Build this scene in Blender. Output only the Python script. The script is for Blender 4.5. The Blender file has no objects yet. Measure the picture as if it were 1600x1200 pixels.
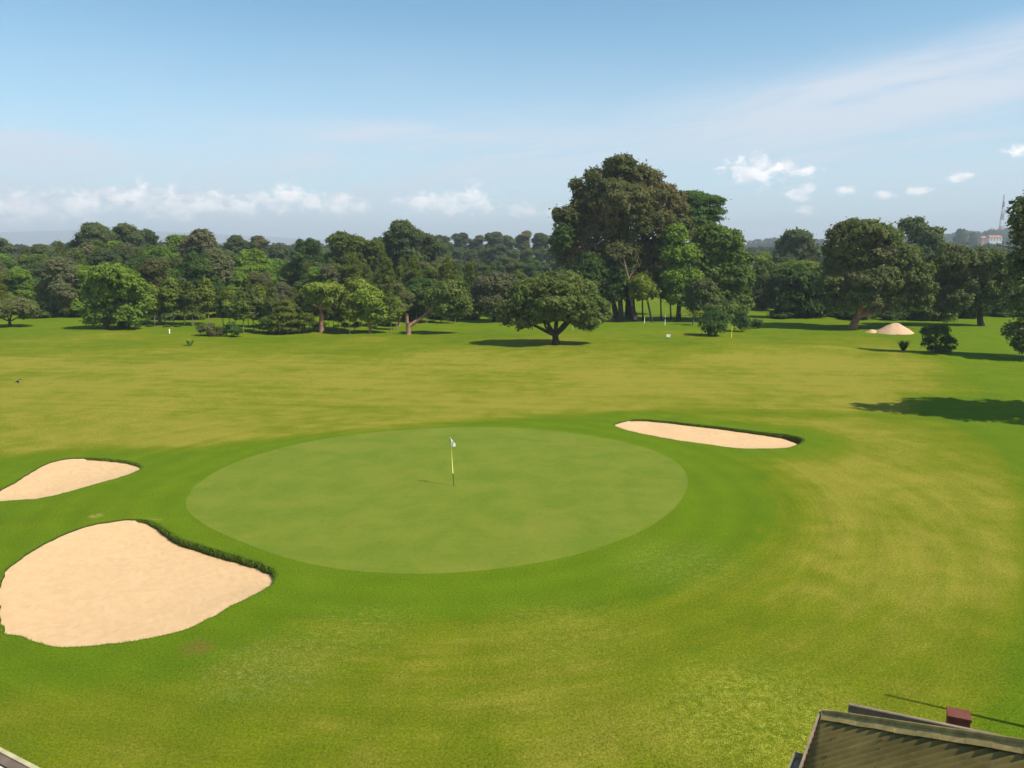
import bpy, math, random
import numpy as np
from mathutils import Vector, Matrix, noise
from mathutils.geometry import delaunay_2d_cdt
random.seed(7); rng = np.random.default_rng(7)
R = math.radians
sc = bpy.context.scene

# ------------------------------------------------------------------ camera
H, PITCH, F = 10.4, R(9.8), 1250.0        # eye height, tilt, focal length in photo pixels
cp, sp = math.cos(PITCH), math.sin(PITCH)
cam = bpy.data.objects.new('camera', bpy.data.cameras.new('camera'))
sc.collection.objects.link(cam); sc.camera = cam
cam.location = (0, 0, H); cam.rotation_euler = (R(90) - PITCH, 0, 0)
cam.data.sensor_width = 36; cam.data.lens = 36*F/1600
cam.data.clip_start = .1; cam.data.clip_end = 30000

# ------------------------------------------------------------------ world, sun, exposure
SUN = Vector((1.55, -0.80, 2.1)).normalized()
SUN_EL = math.asin(SUN.z); SUN_AZ = math.atan2(SUN.x, SUN.y)
sc.view_settings.view_transform = 'Standard'; sc.view_settings.look = 'None'
sc.view_settings.exposure = 0.72; sc.view_settings.gamma = 1
sc.view_settings.use_curve_mapping = False

class NT:
    """small helper to write node trees"""
    def __init__(s, tree): s.t = tree; s.n = tree.nodes; s.l = tree.links
    def node(s, typ, **kw):
        n = s.n.new(typ)
        for k, v in kw.items(): setattr(n, k, v)
        return n
    def put(s, sock, v):
        if isinstance(v, bpy.types.NodeSocket): s.l.new(v, sock)
        elif v is not None: sock.default_value = v
    def m(s, op, a, b=None, c=None, clamp=False):
        n = s.node('ShaderNodeMath', operation=op, use_clamp=clamp)
        s.put(n.inputs[0], a); s.put(n.inputs[1], b)
        if c is not None: s.put(n.inputs[2], c)
        return n.outputs[0]
    def v(s, op, a, b=None):
        n = s.node('ShaderNodeVectorMath', operation=op)
        s.put(n.inputs[0], a); s.put(n.inputs[1], b)
        return n.outputs[1] if op in ('LENGTH', 'DISTANCE', 'DOT_PRODUCT') else n.outputs[0]
    def noise(s, vec, scale, detail=4, rough=.55, dist=0):
        n = s.node('ShaderNodeTexNoise'); s.put(n.inputs['Vector'], vec)
        n.inputs['Scale'].default_value = scale; n.inputs['Detail'].default_value = detail
        n.inputs['Roughness'].default_value = rough; n.inputs['Distortion'].default_value = dist
        return n.outputs['Fac']
    def mapr(s, v, a, b, c=0., d=1., smooth=True):
        n = s.node('ShaderNodeMapRange', interpolation_type='SMOOTHSTEP' if smooth else 'LINEAR')
        for i, x in enumerate((v, a, b, c, d)): s.put(n.inputs[i], x)
        return n.outputs[0]
    def mix(s, f, a, b, blend='MIX'):
        n = s.node('ShaderNodeMix', data_type='RGBA', blend_type=blend)
        s.put(n.inputs[0], f)
        for i, x in ((6, a), (7, b)):
            if isinstance(x, (tuple, list)): x = (*x[:3], 1)
            s.put(n.inputs[i], x)
        return n.outputs[2]
    def comb(s, x, y, z=0.):
        n = s.node('ShaderNodeCombineXYZ')
        for i, q in enumerate((x, y, z)): s.put(n.inputs[i], q)
        return n.outputs[0]
    def bump(s, h, strength, dist):
        n = s.node('ShaderNodeBump'); n.inputs['Strength'].default_value = strength
        n.inputs['Distance'].default_value = dist; s.put(n.inputs['Height'], h); return n.outputs[0]

def raydir(px, py):
    a, b = (px-800)/F, (600-py)/F
    return Vector((a, cp + b*sp, -sp + b*cp))
def G(px, py, z=0.):                       # the place on the level z that the photo shows at a pixel
    d = raydir(px, py); t = (z-H)/d.z
    return Vector((d.x*t, d.y*t, z))
def S(px, py, D):                          # the place D metres out that the photo shows at a pixel
    d = raydir(px, py); t = D/d.y
    return Vector((d.x*t, D, H + d.z*t))

world = bpy.data.worlds.new('World'); sc.world = world; world.use_nodes = True
w = NT(world.node_tree); w.n.clear()
sky = w.node('ShaderNodeTexSky', sky_type='NISHITA', sun_disc=False)
sky.sun_elevation = SUN_EL; sky.sun_rotation = SUN_AZ
sky.altitude = 1500; sky.air_density = 1.0; sky.dust_density = 0.5; sky.ozone_density = 1.3
dirv = w.node('ShaderNodeTexCoord').outputs['Generated']
sx = w.node('ShaderNodeSeparateXYZ'); w.put(sx.inputs[0], dirv)
az = w.m('ARCTAN2', sx.outputs[0], sx.outputs[1]); el = w.m('ARCSINE', sx.outputs[2])
def azel(px, py):
    d = raydir(px, py).normalized(); return math.atan2(d.x, d.y), math.asin(d.z)
ae = w.comb(az, el)
# pale band low over the horizon
veil = w.mapr(el, .0, .30, .78, 0.)
n_low = w.noise(w.v('MULTIPLY', ae, (2.2, 9., 1)), 1.0, 5, .6, .4)
veil = w.m('MULTIPLY', veil, w.mapr(n_low, .3, .75, .75, 1.15))
# high thin streaks, thicker to the right
tilt = w.m('SUBTRACT', el, w.m('MULTIPLY', az, .12))
st = w.comb(w.m('MULTIPLY', az, 2.6), w.m('MULTIPLY', tilt, 22.))
cir = w.mapr(w.noise(st, 1.1, 8, .66, .9), .42, .68)
band = w.m('MULTIPLY', w.mapr(tilt, .05, .10), w.mapr(tilt, .175, .125))
side = w.mapr(az, -.45, .35, .35, 1.)
cir = w.m('MULTIPLY', w.m('MULTIPLY', cir, band), side)
soft = w.m('MULTIPLY', w.m('MULTIPLY', band, w.mapr(az, .02, .45)), w.mapr(w.noise(st, .6, 7, .62, .5), .34, .60, .25, 1.))
cir = w.m('MAXIMUM', w.m('MULTIPLY', cir, .75), soft)
fib = w.mapr(w.noise(w.comb(w.m('MULTIPLY', az, 4.), w.m('MULTIPLY', tilt, 34.)), 1., 8, .68, .8), .30, .66)
for (px, py, rx, ry, k) in [(60,236,170,22,.62),(640,212,230,24,.55),(800,262,260,22,.35),(1180,190,330,34,.75),(1430,165,330,50,.9),(1520,112,180,26,.8),(1350,235,300,30,.5)]:
    a0, e0 = azel(px, py); a1, e1 = azel(px+rx, py-ry)
    q = w.v('MULTIPLY', w.v('SUBTRACT', w.comb(az, w.m('SUBTRACT', el, w.m('MULTIPLY', w.m('SUBTRACT', az, a0), .10 if px > 1000 else 0.))), (a0, e0, 0)), (1/abs(a1-a0), 1/abs(e1-e0), 1))
    q = w.mapr(w.v('LENGTH', q), .1, 1.5, k, 0.)
    cir = w.m('MAXIMUM', cir, w.m('MULTIPLY', q, fib))
pale = w.m('MINIMUM', w.m('ADD', veil, w.m('MULTIPLY', cir, 1.0)), .9)
WH = (4.7, 5.1, 5.7)
c1 = w.mix(pale, w.mix(1., sky.outputs[0], (.66, 1.0, .98), 'MULTIPLY'), WH)
# small cumulus low over the woods
puffs = [(25,322,42,13),(70,330,45,14),(128,322,36,15),(20,350,60,10),(185,308,22,9),(238,312,30,15),(272,324,32,14),(318,318,26,13),
         (385,322,26,10),(418,314,28,10),(455,308,26,11),(488,315,30,10),(540,320,22,10),(648,318,18,9),(690,318,30,12),(735,314,26,15),
         (815,328,20,9),(1175,268,34,16),(1218,264,34,10),(1256,268,26,8),(1250,300,20,11),(1258,330,15,6),(1320,298,18,6),(1385,305,22,5),
         (1430,298,24,7),(1505,276,20,7),(1590,236,26,8),(860,330,20,8)]
warp = w.noise(w.v('MULTIPLY', ae, (60., 80., 1)), 1.0, 7, .62, .3)
tot = None
for (px, py, rx, ry) in puffs:
    a0, e0 = azel(px, py); gk = 1.75 if (px < 800 or ry > 13) else 1.35; a1, e1 = azel(px+rx*gk*.9, py-ry*gk)
    q = w.v('MULTIPLY', w.v('SUBTRACT', ae, (a0, e0, 0)), (1/abs(a1-a0), 1/abs(e1-e0), 1))
    q = w.m('SUBTRACT', 1., w.m('MULTIPLY', w.v('LENGTH', q), .58), clamp=True)
    tot = q if tot is None else w.m('MAXIMUM', tot, q)
cum = w.mapr(w.m('ADD', tot, w.m('MULTIPLY', w.m('SUBTRACT', warp, .5), 2.3)), .30, .98)
cum = w.m('MULTIPLY', cum, w.mapr(tot, .02, .45))
lit = w.mapr(w.noise(w.v('ADD', w.v('MULTIPLY', ae, (38., 60., 1)), (-.15, -.35, 0)), 1., 4, .5), .3, .6)
ccol = w.mix(lit, (6.4, 6.4, 6.8), (9.8, 9.2, 8.7))
c2 = w.mix(w.m('MULTIPLY', cum, .88), c1, ccol)
bg = w.node('ShaderNodeBackground'); w.put(bg.inputs[0], c2); bg.inputs[1].default_value = .10
wo = w.node('ShaderNodeOutputWorld'); w.l.new(bg.outputs[0], wo.inputs[0])

sun = bpy.data.objects.new('sun', bpy.data.lights.new('sun', 'SUN')); sc.collection.objects.link(sun)
sun.data.energy = 3.6; sun.data.angle = R(.5); sun.data.color = (1, .955, .87)
sun.rotation_euler = (-SUN).to_track_quat('-Z', 'Y').to_euler(); sun.location = (60, -30, 90)

# ------------------------------------------------------------------ helpers
COL = sc.collection
def link(o, parent=None):
    COL.objects.link(o)
    if parent is not None: o.parent = parent
    return o
def tag(o, label=None, cat=None, group=None, kind=None):
    if label: o['label'] = label
    if cat: o['category'] = cat
    if group: o['group'] = group
    if kind: o['kind'] = kind
    return o
def empty(name, loc, label, cat, group=None, rz=0.):
    o = bpy.data.objects.new(name, None); o.empty_display_size = .3
    o.location = loc; o.rotation_euler = (0, 0, rz)
    link(o); return tag(o, label, cat, group)
def mesh(name, V, Fc, mat, parent=None, smooth=True):
    me = bpy.data.meshes.new(name)
    V = np.asarray(V, dtype=np.float32).reshape(-1, 3)
    if isinstance(Fc, np.ndarray):
        k = Fc.shape[1]; nf = len(Fc)
        me.vertices.add(len(V)); me.vertices.foreach_set('co', V.ravel())
        me.loops.add(nf*k); me.loops.foreach_set('vertex_index', Fc.astype(np.int32).ravel())
        me.polygons.add(nf); me.polygons.foreach_set('loop_start', np.arange(0, nf*k, k, dtype=np.int32))
        me.update(calc_edges=True); me.validate()
    else:
        me.from_pydata([tuple(v) for v in V], [], Fc); me.update()
    me.polygons.foreach_set('use_smooth', [smooth]*len(me.polygons))
    me.materials.append(mat)
    return link(bpy.data.objects.new(name, me), parent)

class MB:
    """collects boxes, tubes and prisms into one mesh"""
    def __init__(s): s.V = []; s.F = []
    def add(s, V, Fc):
        o = len(s.V); s.V += [tuple(v) for v in V]; s.F += [tuple(i+o for i in f) for f in Fc]; return s
    def hexa(s, p):                         # 8 corners: bottom ring then top ring
        return s.add(p, [(3,2,1,0),(4,5,6,7),(0,1,5,4),(1,2,6,5),(2,3,7,6),(3,0,4,7)])
    def box(s, c, d, rz=0.):
        x, y, z = (q/2 for q in d); M = Matrix.Rotation(rz, 3, 'Z'); c = Vector(c)
        return s.hexa([c + M@Vector(q) for q in ((-x,-y,-z),(x,-y,-z),(x,y,-z),(-x,y,-z),(-x,-y,z),(x,-y,z),(x,y,z),(-x,y,z))])
    def beam(s, a, b, wd, ht, up=Vector((0,0,1))):
        a, b = Vector(a), Vector(b); t = (b-a).normalized(); n = t.cross(up).normalized()*wd/2; u = n.cross(t).normalized()*ht/2
        return s.hexa([a-n-u, a+n-u, b+n-u, b-n-u, a-n+u, a+n+u, b+n+u, b-n+u])
    def tube(s, pts, rad, n=7, cap=True):
        pts = [Vector(p) for p in pts]; o = len(s.V); k = len(pts)
        for i, p in enumerate(pts):
            t = (pts[min(i+1, k-1)] - pts[max(i-1, 0)]).normalized()
            a = Vector((1, .13, .07)) if abs(t.x) < .8 else Vector((0, 1, .1))
            u = t.cross(a).normalized(); v = t.cross(u)
            r = rad[i] if hasattr(rad, '__len__') else rad
            for j in range(n):
                th = 2*math.pi*j/n; s.V.append(tuple(p + (u*math.cos(th) + v*math.sin(th))*r))
        for i in range(k-1):
            for j in range(n):
                a, b = o+i*n+j, o+i*n+(j+1) % n; s.F.append((a, b, b+n, a+n))
        if cap: s.F.append(tuple(range(o, o+n))); s.F.append(tuple(range(o+(k-1)*n, o+k*n))[::-1])
        return s
    def build(s, name, mat, parent=None, smooth=False): return mesh(name, s.V, s.F, mat, parent, smooth)

def spline(pts, n=8, closed=True):
    P = [np.array(p, float) for p in pts]; N = len(P); out = []
    for i in range(N if closed else N-1):
        g = (lambda k: P[k % N]) if closed else (lambda k: P[min(max(k, 0), N-1)])
        a, b, c, d = g(i-1), g(i), g(i+1), g(i+2)
        for k in range(n):
            t = k/n
            out.append(.5*((2*b) + (c-a)*t + (2*a-5*b+4*c-d)*t*t + (3*b-a-3*c+d)*t**3))
    if not closed: out.append(P[-1])
    return np.array(out)

# ------------------------------------------------------------------ materials
def mat(name):
    m = bpy.data.materials.new(name); m.use_nodes = True
    t = NT(m.node_tree); p = m.node_tree.nodes['Principled BSDF']
    p.inputs['Specular IOR Level'].default_value = .25
    return m, t, p
def simple(name, col, rough=.7, spec=.3, metal=0., var=.25, scale=8., bump=.0):
    m, t, p = mat(name)
    oc = t.node('ShaderNodeTexCoord').outputs['Object']
    n = t.noise(oc, scale, 6, .6)
    f = t.mapr(n, .25, .75, 1-var, 1+var, False)
    c = t.mix(1., col, t.comb(f, f, f), 'MULTIPLY')
    t.put(p.inputs['Base Color'], c); p.inputs['Roughness'].default_value = rough
    p.inputs['Specular IOR Level'].default_value = spec; p.inputs['Metallic'].default_value = metal
    if bump: t.put(p.inputs['Normal'], t.bump(n, .6, bump))
    return m
def leafmat(name, dark, light, other=None, k=.35, transl=.42, scale=.55):
    m, t, p = mat(name)
    g = t.node('ShaderNodeNewGeometry'); oc = t.node('ShaderNodeTexCoord').outputs['Object']
    oi = t.node('ShaderNodeObjectInfo').outputs['Random']
    cl = t.noise(t.v('ADD', oc, t.comb(t.m('MULTIPLY', oi, 37.), 0., 0.)), scale, 3, .6)
    per = g.outputs['Random Per Island']
    f = t.m('ADD', t.m('MULTIPLY', t.mapr(cl, .3, .7), .6), t.m('MULTIPLY', per, .4))
    c = t.mix(f, dark, light)
    if other:
        c = t.mix(t.m('MULTIPLY', t.mapr(t.noise(oc, scale*.6, 2, .5), .45, .65), k), c, other)
    hs = t.node('ShaderNodeHueSaturation')
    t.put(hs.inputs['Hue'], t.mapr(oi, 0, 1, .488, .512, False))
    t.put(hs.inputs['Value'], t.mapr(t.m('FRACT', t.m('MULTIPLY', oi, 7.3)), 0, 1, .82, 1.2, False))
    t.put(hs.inputs['Color'], c); c = hs.outputs[0]
    t.put(p.inputs['Base Color'], c); p.inputs['Roughness'].default_value = .55
    p.inputs['Specular IOR Level'].default_value = .15
    tr = t.node('ShaderNodeBsdfTranslucent'); t.put(tr.inputs[0], t.mix(.5, c, (.16, .22, .02)))
    mx = t.node('ShaderNodeMixShader'); mx.inputs[0].default_value = transl
    t.l.new(p.outputs[0], mx.inputs[1]); t.l.new(tr.outputs[0], mx.inputs[2])
    t.l.new(mx.outputs[0], t.n['Material Output'].inputs[0])
    return m
L = {
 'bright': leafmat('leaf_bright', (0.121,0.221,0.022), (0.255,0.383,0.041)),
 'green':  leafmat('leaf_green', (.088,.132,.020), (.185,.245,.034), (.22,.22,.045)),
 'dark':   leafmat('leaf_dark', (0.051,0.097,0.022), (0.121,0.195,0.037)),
 'shiny':  leafmat('leaf_mango', (0.087,0.121,0.022), (0.221,0.255,0.054), (0.242,0.188,0.067), .3),
 'olive':  leafmat('leaf_olive', (0.089,0.118,0.026), (0.201,0.221,0.056), (0.242,0.188,0.094), .4),
 'brown':  leafmat('leaf_brown', (0.087,0.102,0.026), (0.188,0.182,0.054), (0.282,0.188,0.084), .7, scale=.22),
 'euc':    leafmat('leaf_eucalyptus', (0.067,0.105,0.035), (0.154,0.195,0.065), (0.201,0.175,0.067), .3),
 'feather':leafmat('leaf_casuarina', (0.100,0.141,0.017), (0.221,0.255,0.032), (0.201,0.161,0.041), .35),
 'yellow': leafmat('leaf_yellow', (0.154,0.215,0.022), (0.309,0.355,0.043), (0.295,0.255,0.041), .3),
 'mauve':  leafmat('leaf_mauve', (0.100,0.118,0.045), (0.201,0.212,0.080), (0.268,0.208,0.121), .5),
}
BARK = {'dark': simple('bark_dark', (.055,.040,.028), .9, .1, 0, .4, 3, .02),
        'pink': simple('bark_pink', (.30,.165,.105), .85, .1, 0, .4, 1.6, .02),
        'pale': simple('bark_pale', (.26,.19,.13), .85, .1, 0, .35, 1.6, .02)}

# ------------------------------------------------------------------ outlines of the green and the bunkers, on the ground
def outl(pts, n=8):
    g = [(*G(p[0], p[1])[:2], *(p[2:])) for p in pts]
    return spline(g, n)
GREEN = outl([(290,790),(310,755),(370,722),(460,695),(560,678),(680,669),(780,668),(880,675),(970,690),(1040,712),(1073,742),
              (1065,780),(1020,820),(940,855),(850,878),(750,892),(650,897),(550,892),(460,876),(380,848),(320,820)], 10)
GC = GREEN.mean(0); GR = 10.6
# rim pixel and the depth of the sand below the rim there
B1 = outl([(0,915,.09),(10,889,.10),(40,866,.10),(80,843,.09),(130,823,.09),(175,814,.10),(208,811,.14),(236,814,.28),(258,827,.38),(282,841,.40),
           (310,850,.40),(345,861,.40),(382,872,.38),(414,882,.36),(430,894,.32),(428,910,.18),(400,927,.10),(370,943,.09),(340,959,.09),
           (310,975,.09),(270,989,.09),(220,999,.09),(170,1006,.09),(110,1011,.09),(75,1008,.09),(38,996,.09),(8,988,.09),(0,970,.09),(-3,940,.09)], 8)
B2 = outl([(-34,782,.10),(-12,772,.10),(20,755,.09),(50,736,.09),(80,722,.10),(108,716,.13),(140,715.5,.17),(172,717,.20),(200,720,.22),(217,725,.22),
           (220,732,.15),(204,740,.09),(180,748,.09),(140,759,.09),(100,770,.09),(60,779,.09),(30,781,.09),(0,783,.09)], 8)
B3 = outl([(960,664,.12),(983,656.5,.16),(1005,655,.18),(1040,657.5,.20),(1080,662,.22),(1120,666,.24),(1160,671,.26),(1200,676,.30),(1232,679,.45),
           (1254,685,.60),(1252,692,.40),(1240,697,.18),(1225,700,.10),(1190,701,.09),(1150,700,.09),(1110,695,.09),(1060,688,.09),(1010,679,.09),(983,673,.09)], 8)
BUNK = [B1, B2, B3]
def jitter(P, amp, fr):
    P = P.copy()
    for i in range(len(P)):
        c = P[i]; P[i, 0] += amp*noise.noise((c[0]*fr, c[1]*fr, 1.)); P[i, 1] += amp*noise.noise((c[0]*fr, c[1]*fr, 9.))
    return P
for b in (B1, B2, B3): b[:, 2] = np.where(b[:, 2] > .11, b[:, 2]*.68, b[:, 2])
BUNK = [jitter(b, .07, 2.5) for b in BUNK]
def inside(P, poly):
    P = np.asarray(P); x, y = P[:, 0], P[:, 1]; r = np.zeros(len(P), bool); n = len(poly)
    for i in range(n):
        x1, y1 = poly[i][:2]; x2, y2 = poly[(i+1) % n][:2]
        c = ((y1 > y) != (y2 > y))
        r ^= c & (x < (x2-x1)*(y-y1)/((y2-y1) if y2 != y1 else 1e-9) + x1)
    return r
def pdist(P, poly):
    P = np.asarray(P)[:, :2]; d = np.full(len(P), 1e9); n = len(poly)
    for i in range(n):
        a, b = np.array(poly[i][:2]), np.array(poly[(i+1) % n][:2]); ab = b-a
        t = np.clip(((P-a)@ab)/(ab@ab+1e-12), 0, 1)
        d = np.minimum(d, np.hypot(*(P-(a+t[:, None]*ab)).T))
    return d
def sstep(x, a, b): t = np.clip((x-a)/(b-a), 0, 1); return t*t*(3-2*t)

MOUND = [(*G(1210, 551)[:2], 11.5, 2.2, .55), (*G(1130, 547)[:2], 6, 2.0, .35), (*G(1440, 560)[:2], 9, 3.4, .55), (*G(1290, 553)[:2], 4, 1.5, .35)]
def terr(P):
    """ground height: level by the green, faintly rolling farther out"""
    P = np.atleast_2d(np.asarray(P, float)); x, y = P[:, 0], P[:, 1]
    far = sstep(np.hypot(x-GC[0], y-GC[1]), 16, 60)
    z = far*(.16*np.sin(x*.11+1)*np.sin(y*.085+.4) + .10*np.sin(x*.05-y*.07))
    for mx, my, rx, ry, h in MOUND:
        z += h*np.exp(-(((x-mx)/rx)**2 + ((y-my)/ry)**2))
    for b in BUNK[:1]+BUNK[2:]:                 # soft shoulder round the bunkers
        c = b.mean(0)
    return z
def tz(x, y): return float(terr([(x, y)])[0])

# ------------------------------------------------------------------ ground sheet
ys = np.concatenate([np.arange(-40, 10, 4.), np.arange(10, 60, .5), np.arange(60, 130, 1.1), 130*1.045**np.arange(0, 93)])
xs_ = np.concatenate([np.arange(0, 26, .5), np.arange(26, 60, 1.1), 60*1.05**np.arange(0, 98)])
xs = np.concatenate([-xs_[:0:-1], xs_])
GX, GY = np.meshgrid(xs, ys)
pts = np.stack([GX.ravel(), GY.ravel()], 1)
jit = (np.abs(pts[:, 0]) < 40) & (pts[:, 1] > 5) & (pts[:, 1] < 70)
pts[jit] += rng.uniform(-.12, .12, (jit.sum(), 2))
keep = np.ones(len(pts), bool)
near = (pts[:, 1] < 70) & (np.abs(pts[:, 0]) < 45) & (pts[:, 1] > 10)
for b in BUNK:
    keep[near] &= ~((pdist(pts[near], b) < .22) | inside(pts[near], b))
pts = pts[keep]
vin = [Vector(p) for p in pts]; ein = []
for b in BUNK:
    o = len(vin); vin += [Vector((q[0], q[1])) for q in b]; n = len(b)
    ein += [(o+i, o+(i+1) % n) for i in range(n)]
vo, eo, fo, *_ = delaunay_2d_cdt(vin, ein, [], 0, 1e-5)
V2 = np.array([tuple(v) for v in vo]); F3 = np.array([f for f in fo if len(f) == 3])
cen = V2[F3].mean(1); kill = np.zeros(len(F3), bool)
for b in BUNK: kill |= inside(cen, b)
F3 = F3[~kill]
VZ = terr(V2)
HCUT = None

# colour zones of the turf, kept as attributes of the ground
def zones(P):
    x, y = P[:, 0], P[:, 1]
    dg = np.where(inside(P, GREEN), 0, pdist(P, GREEN))
    db = np.minimum.reduce([pdist(P, b) for b in BUNK])
    # far fairway
    edge = np.interp(x, [-40, -25, -14, -6, 2, 8, 14, 22, 30], [35.5, 38., 41.5, 44.8, 47.5, 49.5, 50, 49, 47])
    dry = .80*sstep(y-edge, -.6, 2.2) * (1-.62*sstep(y, 64, 92))
    dry *= 1-.6*sstep(x - (30 + (y-50)*.35), -3, 3)*sstep(y, 52, 56)   # lusher grass by the trees on the right
    # arcs on the right, beyond the collar
    ang = np.arctan2(x-GC[0], y-GC[1])
    right = sstep(dg, 2.2, 6.0)*sstep(x, 3, 9)*sstep(50-y, 0, 3)
    dry = np.maximum(dry, .62*right*sstep(dg, 26, 14))
    # foreground
    fr = sstep(dg, 1.8, 5)*sstep(26-y, 0, 5)
    dry = np.maximum(dry, .46*fr)
    lf = sstep(-x, 4, 9)*sstep(22.5-y, 0, 3)
    dry = np.maximum(dry, .58*lf)
    dry *= 1-.85*sstep(3.2-db, 0, 2.2)*sstep(20-np.minimum(y, 40)*.0, 0, 1)
    lush = sstep(4.8-dg, 0, 3.6)*(1-sstep(y-edge, -1, 2))
    lush = np.maximum(lush, .8*sstep(3.6-db, 0, 3.)*(1-sstep(y-edge, -.5, 1.5)))
    lush = np.maximum(lush, .9*sstep(x-(31+(y-50)*.3), -2, 4)*sstep(y, 52, 57)*(1-sstep(y, 100, 120)*.4))
    lush = np.maximum(lush, .7*sstep(x, 10.5, 14)*sstep(19.5-y, 0, 2))
    lush = np.maximum(lush, .75*sstep(y, 92, 102)*(1-sstep(y, 200, 300)))
    xr = np.interp(y, [16, 20, 26.8, 33.8, 40, 45.7, 50, 54], [10, 13.5, 18, 22, 25.2, 26, 25, 27])
    e = sstep(x-xr, -.5, 1.2)*(1-sstep(y, 54, 58)); dry *= 1-.8*e; lush = np.maximum(lush, .8*e)
    pg = G(1195, 568); q = 1-sstep(np.hypot((x-pg.x)/10.5, (y-pg.y)/5.5), .85, 1.05)
    dry = dry*(1-q)+.95*q; lush *= 1-q
    return np.clip(dry, 0, 1), np.clip(lush, 0, 1), dg
def add_attr(me, name, arr):
    a = me.attributes.new(name, 'FLOAT', 'POINT'); a.data.foreach_set('value', np.asarray(arr, dtype=np.float32))

def turfmat(name, green=False):
    m, t, p = mat(name)
    oc = t.node('ShaderNodeNewGeometry').outputs['Position']
    at = lambda k: t.node('ShaderNodeAttribute', attribute_name=k).outputs['Fac']
    big = t.noise(oc, .09, 3, .5); med = t.noise(oc, .55, 5, .6, .3)
    fine = t.noise(oc, 5., 5, .7); tiny = t.noise(oc, 38., 3, .7); clump = t.noise(oc, 14., 3, .6)
    rel = t.v('SUBTRACT', oc, (GC[0], GC[1], 0)); sp_ = t.node('ShaderNodeSeparateXYZ'); t.put(sp_.inputs[0], rel)
    rad = t.v('LENGTH', rel); ang = t.m('ARCTAN2', sp_.outputs[0], sp_.outputs[1])
    pol = t.comb(rad, t.m('MULTIPLY', ang, 1.6))
    streak = t.m('ADD', t.m('MULTIPLY', t.noise(pol, 1.8, 5, .6, .15), .6), t.m('MULTIPLY', t.noise(t.v('MULTIPLY', pol, (1., .6, 1.)), 6.5, 5, .7, .1), .4))
    wpos = t.comb(t.m('MULTIPLY', sp_.outputs[0], .06), t.m('ADD', sp_.outputs[1], t.m('MULTIPLY', sp_.outputs[0], .12)))
    lane = t.noise(wpos, .85, 4, .6, .3)
    if green:
        base = t.mix(t.mapr(med, .3, .7), (.134,.176,.016), (.182,.205,.023))
        base = t.mix(t.mapr(t.noise(oc, .28, 5, .65, .5), .5, .74, 0, .75), base, (.215,.205,.030))
        base = t.mix(t.mapr(fine, .3, .7, 0, .35), base, (.135,.205,.020))
        base = t.mix(t.mapr(tiny, .66, .8, 0, .35), base, (.26,.23,.08))
        vo_ = t.node('ShaderNodeTexVoronoi'); t.put(vo_.inputs['Vector'], oc); vo_.inputs['Scale'].default_value = .7
        base = t.mix(t.mapr(vo_.outputs['Distance'], .018, .032, .75, 0.), base, (.05,.055,.015))
        f = t.mapr(t.m('ADD', t.m('MULTIPLY', tiny, .6), t.m('MULTIPLY', fine, .4)), .3, .7, .80, 1.16, False)
    else:
        dry, lush = at('dry'), at('lush')
        d = t.m('ADD', dry, t.m('MULTIPLY', t.m('SUBTRACT', med, .5), 1.2))
        d = t.m('ADD', d, t.m('MULTIPLY', t.m('SUBTRACT', big, .5), 1.5))
        arc = t.mapr(rad, 10, 30, 1., .25)
        arc = t.m('MULTIPLY', arc, t.mapr(sp_.outputs[1], 14, 20, 1., 0.))
        d = t.m('ADD', d, t.m('MULTIPLY', t.m('MULTIPLY', t.m('SUBTRACT', streak, .5), 1.7), arc))
        d = t.m('ADD', d, t.m('MULTIPLY', t.m('MULTIPLY', t.m('SUBTRACT', lane, .5), .9), t.mapr(sp_.outputs[1], 4, 16)))
        d = t.m('ADD', d, t.m('MULTIPLY', t.m('SUBTRACT', fine, .5), .5))
        d = t.m('ADD', d, t.m('MULTIPLY', t.m('SUBTRACT', clump, .5), .45))
        d = t.m('SUBTRACT', d, t.m('MULTIPLY', lush, .25))
        base = t.mix(t.mapr(d, -.15, .50), (.094,.152,.004), (.152,.176,.006))
        base = t.mix(t.mapr(d, .35, 1.05), base, (.258,.228,.026))
        base = t.mix(t.m('MULTIPLY', lush, t.mapr(med, .3, .7, .25, .7)), base, (.132,.196,.006))
        # mower lanes of slightly different green round the green
        wv = t.m('SINE', t.m('ADD', t.m('MULTIPLY', rad, 2*math.pi/1.5), t.m('MULTIPLY', med, 2.)))
        f0 = t.m('ADD', 1., t.m('MULTIPLY', t.m('MULTIPLY', wv, arc), .045))
        base = t.mix(1., base, t.comb(f0, f0, f0), 'MULTIPLY')
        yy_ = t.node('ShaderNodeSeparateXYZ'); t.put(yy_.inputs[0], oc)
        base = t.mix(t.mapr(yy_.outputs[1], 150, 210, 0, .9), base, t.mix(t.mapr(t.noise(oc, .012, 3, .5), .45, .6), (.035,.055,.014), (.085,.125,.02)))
        base = t.mix(t.mapr(tiny, .62, .80, 0, .55), base, (.36,.34,.10))
        base = t.mix(t.mapr(t.noise(oc, 1.7, 6, .75), .72, .80, 0, .6), base, (.20,.11,.035))
        vo_ = t.node('ShaderNodeTexVoronoi'); t.put(vo_.inputs['Vector'], oc); vo_.inputs['Scale'].default_value = .8
        base = t.mix(t.mapr(vo_.outputs['Distance'], .014, .026, .85, 0.), base, (.46,.42,.20))
        f = t.mapr(t.m('ADD', t.m('MULTIPLY', tiny, .5), t.m('MULTIPLY', clump, .5)), .34, .66, .60, 1.40, False)
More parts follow.
